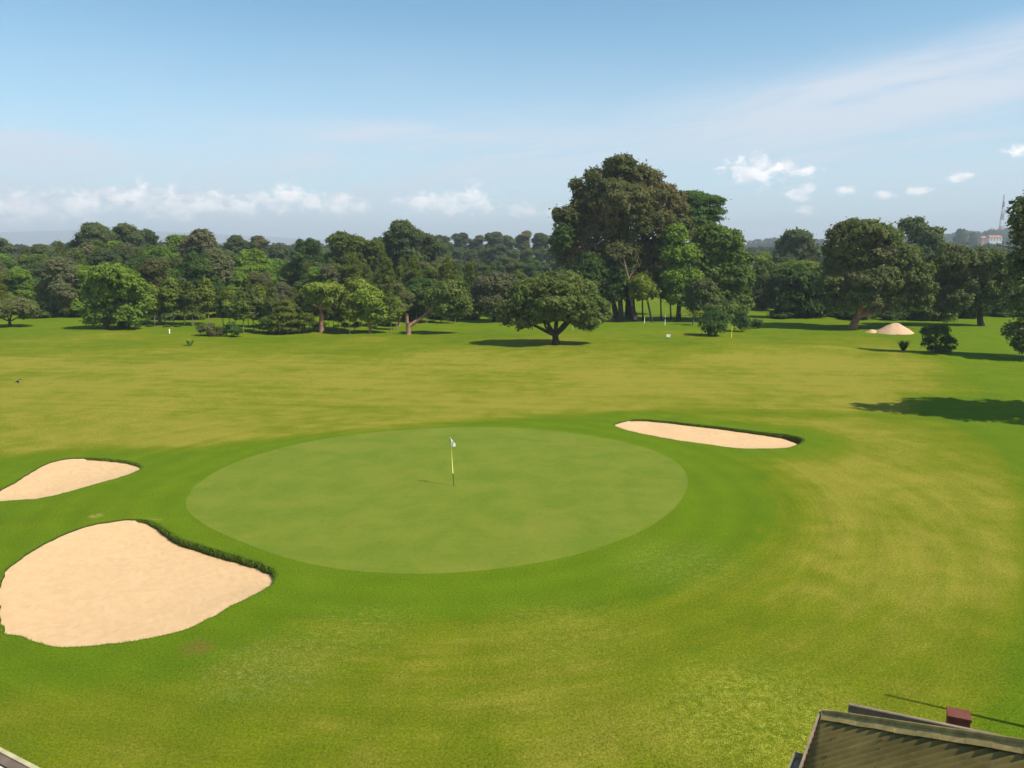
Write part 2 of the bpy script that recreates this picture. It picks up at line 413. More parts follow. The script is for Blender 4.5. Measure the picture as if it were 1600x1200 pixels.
    if not green:
        for (qx, qy, rr_, col_, thr) in ((308, 1012, .5, (.20,.09,.03), .50), (150, 806, .3, (.40,.30,.10), .50), (240, 812, .4, (.38,.36,.06), .55), (1190, 1120, 2.7, (.40,.38,.05), .53), (880, 985, 2.2, (.30,.26,.05), .56), (560, 985, 1.8, (.33,.30,.07), .57), (1060, 880, 2.4, (.30,.27,.06), .56), (420, 1045, 1.8, (.34,.31,.10), .56)):
            c_ = G(qx, qy); dd_ = t.v('LENGTH', t.v('SUBTRACT', oc, tuple(c_)))
            mk = t.m('MULTIPLY', t.mapr(dd_, rr_*.3, rr_*1.3, 1., 0.), t.mapr(t.m('ADD', t.m('MULTIPLY', tiny, .6), t.m('MULTIPLY', fine, .4)), thr-.06, thr+.06, 0, .75))
            base = t.mix(mk, base, col_)
    base = t.mix(1., base, t.comb(f, f, f), 'MULTIPLY')
    t.put(p.inputs['Base Color'], base); p.inputs['Roughness'].default_value = .95
    p.inputs['Specular IOR Level'].default_value = .04
    h = t.m('ADD', t.m('MULTIPLY', tiny, .5), t.m('MULTIPLY', clump, .8))
    t.put(p.inputs['Normal'], t.bump(h, .35 if green else .8, .012 if green else .05))
    return m
M_TURF = turfmat('turf'); M_GREEN = turfmat('green_turf', True)

ground = mesh('ground', np.column_stack([V2, VZ]), F3, M_TURF)
tag(ground, 'mown grass of the golf course reaching to the horizon', kind='structure')
if ground.data.polygons[0].normal.z < 0: ground.data.flip_normals()
nearv = (V2[:, 1] < 400)
dr = np.full(len(V2), .3); lu = np.full(len(V2), .5); dgv = np.full(len(V2), 99.)
dr[nearv], lu[nearv], dgv[nearv] = zones(V2[nearv])
add_attr(ground.data, 'dry', dr); add_attr(ground.data, 'lush', lu)

# putting green: a close-mown sheet just above the ground
gv = [Vector((q[0], q[1])) for q in GREEN]; n = len(gv); ge = [(i, (i+1) % n) for i in range(n)]
gx, gy = np.meshgrid(np.arange(-15, 10, .8), np.arange(23, 47, .8)); gp = np.stack([gx.ravel(), gy.ravel()], 1)
gp = gp[inside(gp, GREEN) & (pdist(gp, GREEN) > .4)]
vo, eo, fo, *_ = delaunay_2d_cdt(gv+[Vector(q) for q in gp], ge, [], 1, 1e-5)
gz = [max(tz(v.x, v.y), 0)+.006 for v in vo]
go = mesh('putting_green', [(v.x, v.y, z) for v, z in zip(vo, gz)], [list(f) for f in fo], M_GREEN)
if go.data.polygons[0].normal.z < 0: go.data.flip_normals()
tag(go, 'round putting green of close-mown pale grass with the flagstick in it', kind='structure')

# ------------------------------------------------------------------ bunkers: sand floor and turf face
m, t, p = mat('sand')
oc = t.node('ShaderNodeNewGeometry').outputs['Position']
rk = t.node('ShaderNodeTexWave', wave_type='BANDS', bands_direction='DIAGONAL')
t.put(rk.inputs['Vector'], oc); rk.inputs['Scale'].default_value = 1.1; rk.inputs['Distortion'].default_value = 9.
rk.inputs['Detail'].default_value = 4; rk.inputs['Detail Scale'].default_value = 1.2
nn = t.noise(oc, 3., 6, .65); n2 = t.noise(oc, 24., 4, .7); n3 = t.noise(oc, .5, 3, .5)
c = t.mix(t.mapr(nn, .3, .7), (.63,.40,.195), (.69,.45,.24)); c = t.mix(t.mapr(n2, .62, .8, 0, .35), c, (.36,.23,.12))
c = t.mix(t.mapr(n3, .35, .7, 0, .35), c, (.64,.40,.205))
c = t.mix(t.mapr(t.noise(oc, 11., 2, .4), .76, .80, 0, .7), c, (.16,.11,.05))
t.put(p.inputs['Base Color'], c); p.inputs['Roughness'].default_value = .95; p.inputs['Specular IOR Level'].default_value = .05
hh = t.m('ADD', t.m('MULTIPLY', rk.outputs['Fac'], .35), t.m('ADD', nn, t.m('MULTIPLY', n2, .4)))
t.put(p.inputs['Normal'], t.bump(hh, .5, .045)); M_SAND = m
M_FACE = simple('turf_face', (.045,.055,.012), .95, .05, 0, .6, 18, .03)

blabels = ['large sand bunker with a dark turf lip at the lower left of the green', 'sand bunker at the left edge, farther from the camera than the large one',
           'long narrow sand bunker beyond the right side of the green']
rim_pts = []
for b, lab in zip(BUNK, blabels):
    n = len(b); c = b.mean(0)
    root = empty('sand_bunker', (c[0], c[1], 0), lab, 'bunker', 'sand bunkers round the green')
    dep = np.where(b[:, 2] < .11, .045, b[:, 2])
    nx = np.roll(b, -1, 0)-np.roll(b, 1, 0); nrm = np.stack([nx[:, 1], -nx[:, 0]], 1); nrm /= np.linalg.norm(nrm, axis=1)[:, None]
    if ((nrm*(b[:, :2]-c[:2])).sum(1)).mean() > 0: nrm = -nrm             # towards the sand
    foot = b[:, :2] + nrm*(.02+.10*dep)[:, None]; rz = np.array([tz(*q[:2]) for q in b])
    gxx, gyy = np.meshgrid(np.arange(b[:, 0].min(), b[:, 0].max(), .45), np.arange(b[:, 1].min(), b[:, 1].max(), .45))
    gp = np.stack([gxx.ravel(), gyy.ravel()], 1); gp = gp[inside(gp, foot) & (pdist(gp, foot) > .25)]
    vo, eo, fo, *_ = delaunay_2d_cdt([Vector(q) for q in foot]+[Vector(q) for q in gp], [(i, (i+1) % n) for i in range(n)], [], 1, 1e-6)
    VV = np.array([tuple(v) for v in vo]); dmin = pdist(VV, foot)
    idx = np.argmin(((VV[:, None, :]-foot[None])**2).sum(2), 1)
    wts = 1/(((VV[:, None, :]-foot[None])**2).sum(2)+.4)**1.2
    zz = -((wts*dep[None]).sum(1)/wts.sum(1))
    edge = dmin < 1e-4; zz = np.where(edge, -dep[idx], zz - .10*sstep(dmin, 0, 1.6))
    zz += np.where(edge, 0, np.array([.05*noise.noise((q[0]*.9, q[1]*.9, 3.)) + .02*noise.noise((q[0]*2.7, q[1]*2.7, 5.)) for q in VV])*sstep(dmin, 0, .8))
    s_ = mesh('sand', np.column_stack([VV-c[:2], zz]), [list(f) for f in fo], M_SAND, root)
    if s_.data.polygons[0].normal.z < 0: s_.data.flip_normals()
    top = np.column_stack([b[:, :2]-c[:2], rz]); mid = np.column_stack([foot+nrm*-.0-c[:2], -dep*.5]); bot = np.column_stack([foot-c[:2], -dep-.06])
    mid[:, :2] -= nrm*(.05*dep)[:, None]
    W = np.concatenate([top, mid, bot]); Fq = []
    for i in range(n):
        j = (i+1) % n; Fq += [(i, j, n+j, n+i), (n+i, n+j, 2*n+j, 2*n+i)]
    mesh('turf_face', W, Fq, M_FACE, root, True)
    rim_pts.append((b, nrm, dep))

# ------------------------------------------------------------------ grass blades
def blades(P, h, wd, lean=.35):
    n = len(P); a = rng.uniform(0, 2*math.pi, n); l = rng.uniform(0, 2*math.pi, n)
    hh = h*rng.uniform(.5, 1.3, n); ww = wd*rng.uniform(.7, 1.3, n)/2
    V = np.empty((n, 3, 3)); ax = np.stack([np.cos(a), np.sin(a)], 1)*ww[:, None]
    V[:, 0, :2] = P[:, :2]-ax; V[:, 1, :2] = P[:, :2]+ax; V[:, 0, 2] = V[:, 1, 2] = P[:, 2]-.004
    ll = lean*hh*rng.uniform(.2, 1.5, n)
    V[:, 2, 0] = P[:, 0]+np.cos(l)*ll; V[:, 2, 1] = P[:, 1]+np.sin(l)*ll; V[:, 2, 2] = P[:, 2]+hh
    return V.reshape(-1, 3)
m, t, p = mat('grass_blade')
g = t.node('ShaderNodeNewGeometry'); dd = t.node('ShaderNodeAttribute', attribute_name='dry').outputs['Fac']
per = g.outputs['Random Per Island']
c = t.mix(t.mapr(t.m('ADD', t.m('MULTIPLY', per, .7), t.m('MULTIPLY', dd, .75)), .35, 1.0), (.11,.21,.010), (.33,.32,.05))
t.put(p.inputs['Base Color'], c); p.inputs['Roughness'].default_value = .6
tr = t.node('ShaderNodeBsdfTranslucent'); t.put(tr.inputs[0], c)
mx = t.node('ShaderNodeMixShader'); mx.inputs[0].default_value = .3
t.l.new(p.outputs[0], mx.inputs[1]); t.l.new(tr.outputs[0], mx.inputs[2]); t.l.new(mx.outputs[0], t.n['Material Output'].inputs[0])
M_BLADE = m
def grass(name, P, h, wd, label, lean=.35):
    o = mesh(name, blades(P, h, wd, lean), np.arange(3*len(P)).reshape(-1, 3), M_BLADE, None, False)
    z = zones(P[:, :2])[0]; add_attr(o.data, 'dry', np.repeat(z, 3)); return tag(o, label, kind='stuff')
# foreground lawn
NB = 420000
u = rng.uniform(0, 1, NB); yy = 10.5 + (26-10.5)*u**1.35; xx = rng.uniform(-.69, .69, NB)*(yy+2)
P = np.stack([xx, yy, np.zeros(NB)], 1)
cl = np.array([noise.noise((a*.8, b*.8, 2.)) + .6*noise.noise((a*4, b*4, 5.)) for a, b in P[:, :2]])
P = P[(cl > rng.uniform(-.7, .25, len(P))) & (rng.uniform(0, 1, len(P)) > sstep(P[:, 1], 15, 25.5))]
ok = np.ones(len(P), bool)
for b in BUNK: ok &= ~inside(P, b)
ok &= ~inside(P, GREEN)
P = P[ok]
grass('grass', P, .035, .011, 'short lawn grass in the foreground')
# shaggy fringe on the bunker rims
fr = []
for b, nrm, dep in rim_pts:
    n = len(b)
    for i in range(n):
        j = (i+1) % n; Ls = math.hypot(*(b[j, :2]-b[i, :2])); k = int(Ls*(140+500*max(dep[i]-.12, 0)))
        for q in range(k):
            s = random.random(); off = random.uniform(-.02, .09)
            x, y = b[i, :2]*(1-s)+b[j, :2]*s - nrm[i]*off
            fr.append((x, y, tz(x, y)-.01))
            if dep[i] > .16 and random.random() < .5:
                fr.append((*(b[i, :2]*(1-s)+b[j, :2]*s + nrm[i]*.05), -dep[i]*random.random()*.7))
grass('rim_grass', np.array(fr), .05, .016, 'shaggy grass along the bunker rims', .8)
hg = []
for b, nrm, dep in rim_pts:                    # turf hanging over the deeper lips
    for i in range(len(b)):
        j = (i+1) % len(b); Ls = math.hypot(*(b[j, :2]-b[i, :2]))
        if dep[i] < .1: continue
        for q in range(int(Ls*260)):
            s = random.random(); x, y = b[i, :2]*(1-s)+b[j, :2]*s + nrm[i]*random.uniform(-.02, .05)
            hg.append((x, y, .01 - random.random()**1.5*dep[i]*.9))
grass('hanging_grass', np.array(hg), -.09, .02, 'grass hanging over the bunker lips', 1.1)

# ------------------------------------------------------------------ trees
def leaves(lobes, s, cov=2.6, puff=.20, style='broad', seed=0, under=.35, rag=.0):
    """leaf-sized faces gathered in puffs over the ellipsoids of `lobes` (cx,cy,cz,rx,ry,rz)"""
    r = np.random.default_rng(seed); VV = []
    Lb = []
    for q in lobes:                            # boughs bulging out of each crown mass
        Lb.append(q); nb = 5
        for k in range(nb if style == 'broad' else 0):
            d = r.normal(size=3); d /= np.linalg.norm(d); d[2] = abs(d[2]) if d[2] > -.3 or r.random() < .5 else d[2]; f = r.uniform(.26, .46); g_ = r.uniform(.72, .98)
            Lb.append((q[0]+d[0]*q[3]*g_, q[1]+d[1]*q[4]*g_, q[2]+d[2]*q[5]*g_, q[3]*f, q[4]*f, q[5]*f*.9))
    Lb = np.array(Lb, float)
    for (cx, cy, cz, rx, ry, rz) in Lb:
        re = (rx*ry+ry*rz+rx*rz)/3; mr = (rx*ry*rz)**(1/3)
        pr = max(puff*mr, 1.9*s); npf = max(6, int(4*math.pi*re/(math.pi*pr*pr)*2.1))
        d = r.normal(size=(npf, 3)); d /= np.linalg.norm(d, axis=1)[:, None]
        d[:, 2] = np.where((d[:, 2] < -.25) & (r.random(npf) > under), -d[:, 2], d[:, 2])
        rr = r.uniform(.72, 1.02+rag, npf)
        C = np.array([cx, cy, cz]) + d*rr[:, None]*np.array([rx, ry, rz])
        # drop puffs buried in other lobes
        ins = np.zeros(npf, int)
        for q in Lb:
            ins += (((C-q[:3])/(q[3:]*.72))**2).sum(1) < 1
        C = C[(ins < 1) | ((((C-np.array([cx, cy, cz]))/np.array([rx, ry, rz]))**2).sum(1) > .45) & (ins < 1) | (r.random(npf) < .12)]
        if len(C) == 0: continue
        pR = pr*r.uniform(.4, 1.5, len(C))
        nl = np.maximum(4, (cov*1.25*pR**2/(s*s*.55)).astype(int))
        N = nl.sum(); idx = np.repeat(np.arange(len(C)), nl)
        dd = r.normal(size=(N, 3)); dd /= np.linalg.norm(dd, axis=1)[:, None]
        out = C[idx]-np.array([cx, cy, cz-rz*.3]); out /= (np.linalg.norm(out, axis=1)[:, None]+1e-6)
        dd = dd+out*.55+np.array([0, 0, .25]); dd /= np.linalg.norm(dd, axis=1)[:, None]
        q = r.uniform(.45, 1.12, N)[:, None]
        flat = np.array([1, 1, .38]) if style == 'layer' else np.array([1, 1, .78]) if style != 'feather' else np.array([.7, .7, 1.35])
        Pn = C[idx] + dd*pR[idx][:, None]*q*flat
        nv = dd*.55 + out*.5 + r.normal(size=(N, 3))*.38 + np.array([0, 0, .25])
        VV.append((Pn, nv))
        sp_i = r.random(N) < (.13 if s < .6 else 0.); VV.append((C[idx][sp_i] + (Pn-C[idx])[sp_i]*r.uniform(1.25, 1.9, sp_i.sum())[:, None], nv[sp_i]+r.normal(size=(sp_i.sum(), 3))*.5))
        ni = int(N*.14)                                   # loose inner leaves
        di = r.normal(size=(ni, 3)); di /= np.linalg.norm(di, axis=1)[:, None]
        Pi = np.array([cx, cy, cz]) + di*r.uniform(.1, .75, ni)[:, None]*np.array([rx, ry, rz])
        VV.append((Pi, r.normal(size=(ni, 3))))
    Pn = np.concatenate([a for a, b in VV]); nv = np.concatenate([b for a, b in VV]); N = len(Pn)
    nv /= np.linalg.norm(nv, axis=1)[:, None]
    a = r.normal(size=(N, 3))
    if style == 'feather': a = a*.35 + np.array([0, 0, 1.])
    u = np.cross(nv, a); u /= np.linalg.norm(u, axis=1)[:, None]; v = np.cross(nv, u)
    ln = s*r.uniform(.55, 1.25, N)[:, None]; wd = ln*r.uniform(.32, .6, N)[:, None]
    if style == 'feather': wd = ln*.22; ln = ln*1.7
    if style == 'layer': wd = ln*.3; ln = ln*1.2
    mid = r.uniform(-.25, .25, N)[:, None]
    Q = np.stack([Pn-v*ln, Pn+u*wd+v*ln*mid, Pn+v*ln, Pn-u*wd+v*ln*mid-nv*ln*.25], 1)
    return Q.reshape(-1, 3), np.arange(4*N).reshape(-1, 4)

def limbs(mb, base, tops, r0, fork=.35, seed=0, n=8, twigs=3):
    """tapered trunk from base, limbs curving up to each of `tops`"""
    r = random.Random(seed); base = Vector(base); tops = [Vector(q) for q in tops]
    ctr = sum(tops, Vector())/len(tops)
    fk = base + (ctr-base)*fork; fk.x = base.x+(ctr.x-base.x)*fork*.8
    a = [base + Vector((0, 0, -.2)), base+Vector((0, 0, .05)), base.lerp(fk, .35)+Vector((r.uniform(-.1, .1)*r0*3, 0, 0)), fk]
    mb.tube(a, [r0*1.35, r0*1.12, r0*.9, r0*.72], n)
    for q in tops:
        b = fk.lerp(q, .5)+Vector((r.uniform(-.3, .3), r.uniform(-.3, .3), -.08*(q-fk).length))
        k = r0*(.34+.25*r.random())
        mb.tube([fk-(b-fk)*.08, fk.lerp(b, .5)+Vector((0, 0, -.02)), b, b.lerp(q, .6), q], [k*1.15, k, k*.75, k*.45, k*.15], 6)
        for z in range(twigs):
            w_ = b.lerp(q, r.random()); e = w_+Vector((r.uniform(-1, 1), r.uniform(-1, 1), r.uniform(.1, .8)))*(q-fk).length*.3
            mb.tube([w_, w_.lerp(e, .5)+Vector((0, 0, .05)), e], [k*.4, k*.28, k*.08], 4)
    return mb

def ptree(name, label, cat, base_px, lobes_px, leaf, s=.22, D=None, style='broad', r0=.25, bark='dark', fork=.35, cov=2.6, puff=.20,
          deep=.85, group=None, seed=1, nl=5, trunk=None, under=.35, rag=0.):
    """one tree set out from what the photo shows of it: base pixel, crown masses in pixels, distance"""
    if D is None: g = G(*base_px)
    else: g = S(base_px[0], 560, D)
    g = Vector((g.x, g.y, 0)); g.z = tz(g.x, g.y)
    root = empty(name, g, label, cat, group); r = random.Random(seed); lobes = []
    for i, (cx, cy, rx, ry) in enumerate(lobes_px):
        dy = r.uniform(-.5, .5)*rx*deep*g.y/F
        c = S(cx, cy, g.y+dy); k = raydir(cx, cy); k = (c-Vector((0, 0, H))).length/k.length/F
        if style == 'broad': k *= .88              # room for the boughs that bulge out
        lobes.append((c.x-g.x, c.y-g.y, c.z-g.z, rx*k, rx*k*deep, ry*k))
    V, Fc = leaves(lobes, s, cov, puff, style, seed, under, rag)
    V[:, 2] = np.maximum(V[:, 2], .03)
    mb = MB()
    if trunk: trunk(mb, g)
    else: limbs(mb, (0, 0, 0), [q[:3] for q in sorted(lobes, key=lambda q: -q[3])[:nl]], r0, fork, seed)
    mb.build('trunk', BARK[bark], root, True)
    mesh('crown', V, Fc, L[leaf], root, False)
    return root

# ---- hero trees -----------------------------------------------------
ptree('mango_tree', 'spreading round tree with a forked trunk alone on the fairway in the centre', 'tree', (869,541),
      [(866,450,48,24),(832,462,36,24),(903,460,34,24),(868,474,58,22),(808,482,26,18),(926,482,25,18),(845,492,34,14),(900,493,34,14),(796,496,16,10),(940,496,14,10),(815,505,22,8),(918,505,22,8),(880,440,26,15),(770+62,448,18,12)],
      'shiny', .20, r0=.42, fork=.22, cov=2.9, puff=.18, nl=7, seed=11)
ptree('grey_leaved_tree', 'greyish tree standing just behind the left side of the lone fairway tree', 'tree', (772,501),
      [(775,447,34,20),(752,462,16,18),(792,460,30,24),(765,475,28,16),(748,480,10,12),(800,480,20,14)], 'mauve', .24, r0=.3, seed=12, puff=.18)
FIG = ptree('giant_fig_tree', 'giant brownish tree, by far the tallest, towering right of centre', 'tree', (985,502),
      [(968,266,28,22),(944,290,32,26),(1000,284,30,24),(916,322,24,24),(968,320,58,38),(1030,316,36,28),(892,348,28,26),(1052,332,22,20),
       (940,360,52,38),(1010,360,50,38),(886,378,20,26),(905,400,30,34),(960,405,50,38),(1020,405,40,38),(925,440,28,30),(975,445,34,26),(1030,440,24,30),(903,293,10,14),(1062,362,24,24),(1045,395,26,28),(878,385,18,28),(1020,305,30,24)],
      'brown', .27, D=117, r0=.85, fork=.3, nl=10, seed=13, puff=.18, cov=2.3, rag=.08, bark='dark', under=.6)
fw = FIG.location; yq = fw.y-5.2; fp = lambda x, y: S(x, y, yq)-fw
MB().tube([fp(988,478), fp(985,455), fp(981,432), fp(976,412), fp(974,398)], [.24,.21,.18,.13,.06], 8).tube([fp(982,436), fp(989,424), fp(993,412)], [.08,.06,.03], 6).tube([fp(977,418), fp(970,410), fp(966,400)], [.07,.05,.03], 6).build('bare_limb', simple('bark_weathered', (.20,.125,.085), .9, .1, 0, .5, 2.5, .02), FIG, True)
MB().tube([fp(992,500), fp(990,490), fp(988,478)], [.36,.30,.24], 8).build('trunk_foot', BARK['dark'], FIG, True)
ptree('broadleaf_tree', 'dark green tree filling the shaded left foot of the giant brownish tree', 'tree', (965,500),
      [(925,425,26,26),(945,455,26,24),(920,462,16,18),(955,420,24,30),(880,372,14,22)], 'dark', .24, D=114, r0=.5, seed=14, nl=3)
ptree('cypress_tree', 'dark flat-layered conifer poking out at the right shoulder of the giant tree', 'tree', (1088,502),
      [(1080,312,28,12),(1106,316,22,9),(1112,332,20,9),(1095,332,30,9),(1112,345,14,6),(1080,348,34,12),(1090,362,30,10),(1070,330,24,12)], 'dark', .30, D=120, style='layer', r0=.4, seed=15, puff=.3, cov=2.0, fork=.7)
ptree('broadleaf_tree', 'fresh green tree in front of the gap between the giant tree and its right-hand neighbour', 'tree', (1058,502),
      [(1058,372,18,18),(1048,395,16,18),(1068,405,24,22),(1055,435,22,22),(1078,440,18,22),(1060,462,20,16)], 'bright', .24, r0=.38, D=112, seed=16, fork=.5, puff=.20)
ptree('broadleaf_tree', 'tall rounded green tree forming the right end of the giant tree clump', 'tree', (1128,505),
      [(1112,372,26,22),(1128,398,28,26),(1100,400,22,30),(1145,430,26,30),(1115,430,32,30),(1150,462,20,28),(1125,468,32,24),(1100,465,22,24),(1140,485,24,14),(1150,408,24,24),(1158,440,20,28),(1138,378,24,20),(1088,400,20,24),(1158,478,16,20)], 'green', .26, D=113, r0=.45, seed=17, puff=.18)
ptree('broadleaf_tree', 'olive bushy tree tucked low between the two right-hand trees of the clump', 'tree', (1100,505),
      [(1098,455,18,22),(1092,478,20,16),(1112,480,16,14)], 'olive', .24, D=111, r0=.2, seed=18)
ptree('young_tree', 'small yellow-green tree under the giant tree, with a bent dark trunk', 'tree', (1017,503),
      [(1003,447,20,14),(1016,455,14,12),(998,462,14,9)], 'yellow', .20, D=111, r0=.16, fork=.7, seed=19, puff=.4, cov=1.8)
for i, (x, lab) in enumerate([(968,'thick dark bare trunk at the left foot of the giant tree'),(1003,'thin dark trunk left of the bent young tree'),
                              (1031,'slim dark trunk right of the bent young tree'),(1046,'slim dark trunk left of the fresh green tree'),(945,'dark trunk at the far left foot of the giant tree')]):
    ptree('understorey_tree', lab, 'tree', (x, 501), [(x+4, 440, 10, 16), (x-5, 455, 9, 12)], 'green' if i % 2 else 'dark', .26, D=112+i, r0=(.42, .13, .12, .12, .3)[i], fork=.8, seed=20+i, nl=2, group='trunks under the giant tree')

# right-hand wood
ptree('broadleaf_tree', 'wide olive tree standing behind the sand heap on the right', 'tree', (1330,521),
      [(1348,362,38,17),(1318,380,28,20),(1375,374,34,22),(1345,400,55,28),(1395,405,38,26),(1420,432,36,24),(1365,438,52,26),(1312,420,26,30),(1300,450,22,28),(1435,455,26,20),(1400,468,40,20),(1345,468,40,22),(1310,478,20,18),(1440,470,18,14)],
      'olive', .25, r0=.55, D=101, seed=31, puff=.18, bark='pink', fork=.2, nl=8, cov=2.3)
ptree('broadleaf_tree', 'dark olive tree between the sand heap tree and the right edge', 'tree', (1528,521),
      [(1495,408,36,24),(1540,412,34,24),(1560,450,24,30),(1470,470,20,24),(1515,440,40,26),(1478,440,18,26),(1490,470,26,20),(1545,452,26,26),(1530,478,26,14)], 'olive', .25, r0=.4, D=104, seed=32, puff=.18)
ptree('broadleaf_tree', 'tall dark tree cut off by the right edge of the view', 'tree', (1655,557),
      [(1655,272,42,34),(1598,330,20,18),(1622,322,26,24),(1594,350,12,8),(1602,372,20,14),(1625,375,30,26),(1608,412,28,26),(1650,370,40,50),(1640,430,50,40),(1598,445,22,22),(1618,480,36,30),(1660,480,40,30),(1592,522,20,16),(1605,540,22,14)],
      'olive', .22, r0=.45, D=72, seed=33, puff=.2, fork=.25, nl=8, rag=.2, cov=1.5)
ptree('eucalyptus_tree', 'round-topped green tree rising behind the wide olive tree on the right', 'tree', (1435,500),
      [(1428,358,22,16),(1445,372,24,18),(1460,390,20,16),(1435,395,28,20),(1420,410,30,22)], 'euc', .34, r0=.4, D=160, seed=34)
ptree('eucalyptus_tree', 'rounded olive tree on the skyline left of the wide olive tree', 'tree', (1247,500),
      [(1247,372,22,12),(1232,385,20,14),(1260,388,18,16),(1245,402,30,16),(1225,408,18,12)], 'euc', .36, r0=.4, D=180, seed=35)
ptree('acacia_tree', 'flat-topped yellow-green tree in the gap right of the clump', 'tree', (1250,500),
      [(1252,416,30,7),(1232,420,18,6),(1270,418,14,6)], 'yellow', .26, r0=.2, D=140, seed=36, style='layer', fork=.8)
ptree('broadleaf_tree', 'small yellowish tree on the left of the flat-topped one', 'tree', (1195,500),
      [(1194,402,10,6),(1187,408,12,6)], 'yellow', .3, r0=.15, D=165, seed=37, fork=.8)
ptree('broadleaf_tree', 'round green tree at the left side of the shaded avenue', 'tree', (1200,502),
      [(1195,425,20,18),(1185,445,20,18),(1205,450,20,20),(1190,470,20,16),(1210,430,14,14)], 'green', .26, r0=.3, D=135, seed=38)
ptree('broadleaf_tree', 'dark broad tree over the shaded avenue, left of the wide olive tree', 'tree', (1262,508),
      [(1245,440,26,22),(1272,450,26,26),(1235,465,22,20),(1290,462,18,26),(1262,478,28,18),(1225,485,14,12)], 'dark', .26, r0=.35, D=116, seed=39)
# off to the right, out of view but throwing their shade across the lawn
ptree('broadleaf_tree', 'tall tree just off the right edge whose shade streaks the lawn', 'tree', (1740,650),
      [(1745,296,34,10),(1790,318,56,10),(1775,345,40,8),(1850,335,90,14),(1815,372,66,9),(1880,300,90,18),(1790,400,36,8),(1880,405,110,16),(1825,440,56,9),(1940,360,130,22)], 'green', .28, D=46, r0=.5, seed=40, deep=.8, rag=.15, cov=1.1)

# left wood, front row
ptree('broadleaf_tree', 'big bright green round tree standing out at the front of the left wood', 'tree', (168,525),
      [(180,432,34,18),(158,448,24,20),(208,450,26,20),(183,462,42,26),(146,472,18,18),(222,470,15,15),(165,490,30,16),(205,490,26,16),(145,497,15,12)], 'bright', .23, r0=.42, D=100, seed=51, puff=.18, cov=2.6)
ptree('small_tree', 'low olive umbrella-shaped tree at the far left edge', 'tree', (20,514),
      [(25,476,26,10),(8,484,24,12),(45,486,16,10),(-15,480,24,14)], 'olive', .2, r0=.22, D=103, seed=52, fork=.3)
def fork_trunk(mb, g):
    k = g.y/F
    q = lambda x, y: Vector(((x-638)*k, .2, (521-y)*k))
    mb.tube([q(638,524), q(638,518), q(638,508), q(637,503)], [.36,.30,.28,.26], 9)
    mb.tube([q(638,508), q(636,500), q(636,494), q(636.5,489)], [.24,.20,.19,.18], 8)
    mb.tube([q(638,508), q(644,505), q(651,500), q(658,496), q(666,489), q(680,476), q(698,462)], [.24,.24,.22,.19,.15,.10,.04], 8)
    mb.tube([q(666,489), q(684,484), q(705,480)], [.10,.07,.03], 6)
    mb.tube([q(680,476), q(684,460), q(690,450)], [.08,.05,.02], 6)
ptree('leaning_tree', 'tree with a thick forked trunk whose leafy crown leans out to the right', 'tree', (638,521),
      [(700,460,26,18),(682,470,18,16),(716,474,20,18),(700,484,26,14),(722,486,12,10)], 'shiny', .2, seed=53, trunk=fork_trunk, bark='pink', puff=.20)
ptree('broadleaf_tree', 'yellow-green tree at the right end of the young plantation', 'tree', (580,526),
      [(562,455,20,16),(575,470,26,18),(552,480,18,14),(592,484,18,14),(578,495,24,10),(598,497,10,8)], 'yellow', .22, r0=.18, D=98, seed=54, bark='pink', fork=.5, puff=.32)
ptree('broadleaf_tree', 'flat yellowish tree with a stout pinkish trunk amid the young plantation', 'tree', (504,526),
      [(500,452,26,9),(520,460,18,10),(486,462,16,10),(508,470,24,10)], 'yellow', .22, r0=.3, D=99, seed=55, bark='pink', fork=.6, puff=.3, cov=2.)
ptree('conifer_tree', 'small layered golden-green conifer near the middle of the plantation edge', 'tree', (447,527),
      [(446,474,7,6),(446,484,13,5),(446,493,18,5),(446,503,22,5),(446,513,24,4)], 'feather', .2, r0=.12, D=97, seed=56, style='layer', cov=2.4, fork=.9)
ptree('conifer_tree', 'small layered conifer standing left of the golden-green one', 'tree', (421,526),
      [(421,480,7,6),(421,490,12,5),(421,500,16,5),(421,510,18,4)], 'green', .2, r0=.1, D=98, seed=57, style='layer', cov=2.2, fork=.9)
ptree('conifer_tree', 'small layered conifer standing right of the golden-green one', 'tree', (477,526),
      [(477,486,7,6),(477,495,11,5),(477,505,14,5)], 'feather', .2, r0=.1, D=98, seed=58, style='layer', cov=2.2, fork=.9)

# ---- tree kinds copied through the woods ------------------------------
def kind(nm, hgt, lob, leaf, s, bark, r0, fork, style='broad', puff=.22, cov=2.2, nl=5, seed=0):
    root = bpy.data.objects.new(nm, None); link(root); root.empty_display_size = .3
    V, Fc = leaves(lob, s, cov, puff, style, seed); V[:, 2] = np.maximum(V[:, 2], .05)
    mb = MB(); limbs(mb, (0, 0, 0), [q[:3] for q in sorted(lob, key=lambda q: -q[3])[:nl]], r0, fork, seed, 7, 2)
    a = mb.build('trunk', BARK[bark], root, True); b = mesh('crown', V, Fc, L[leaf], root, False)
    w_ = max(abs(V[:, 0]).max(), .1)*2
    return dict(root=root, kids=[a, b], h=V[:, 2].max(), w=w_, used=False)
def rl(seed, n, R0, zlo, zhi, rr, flat=.8):
    r = random.Random(seed); out = [(0, 0, (zlo+zhi)/2, rr*1.15, rr*1.15, (zhi-zlo)*.42)]
    for i in range(n):
        a = 2*math.pi*(i+r.random()*.6)/n*1.6; q = R0*math.sqrt(r.random()*.8+.2); z = zlo+(zhi-zlo)*r.random()
        q *= 1-.55*((z-zlo)/(zhi-zlo))**2; k = rr*r.uniform(.7, 1.1)
        out.append((q*math.cos(a), q*math.sin(a), z, k, k, k*flat))
    return out
K = {}
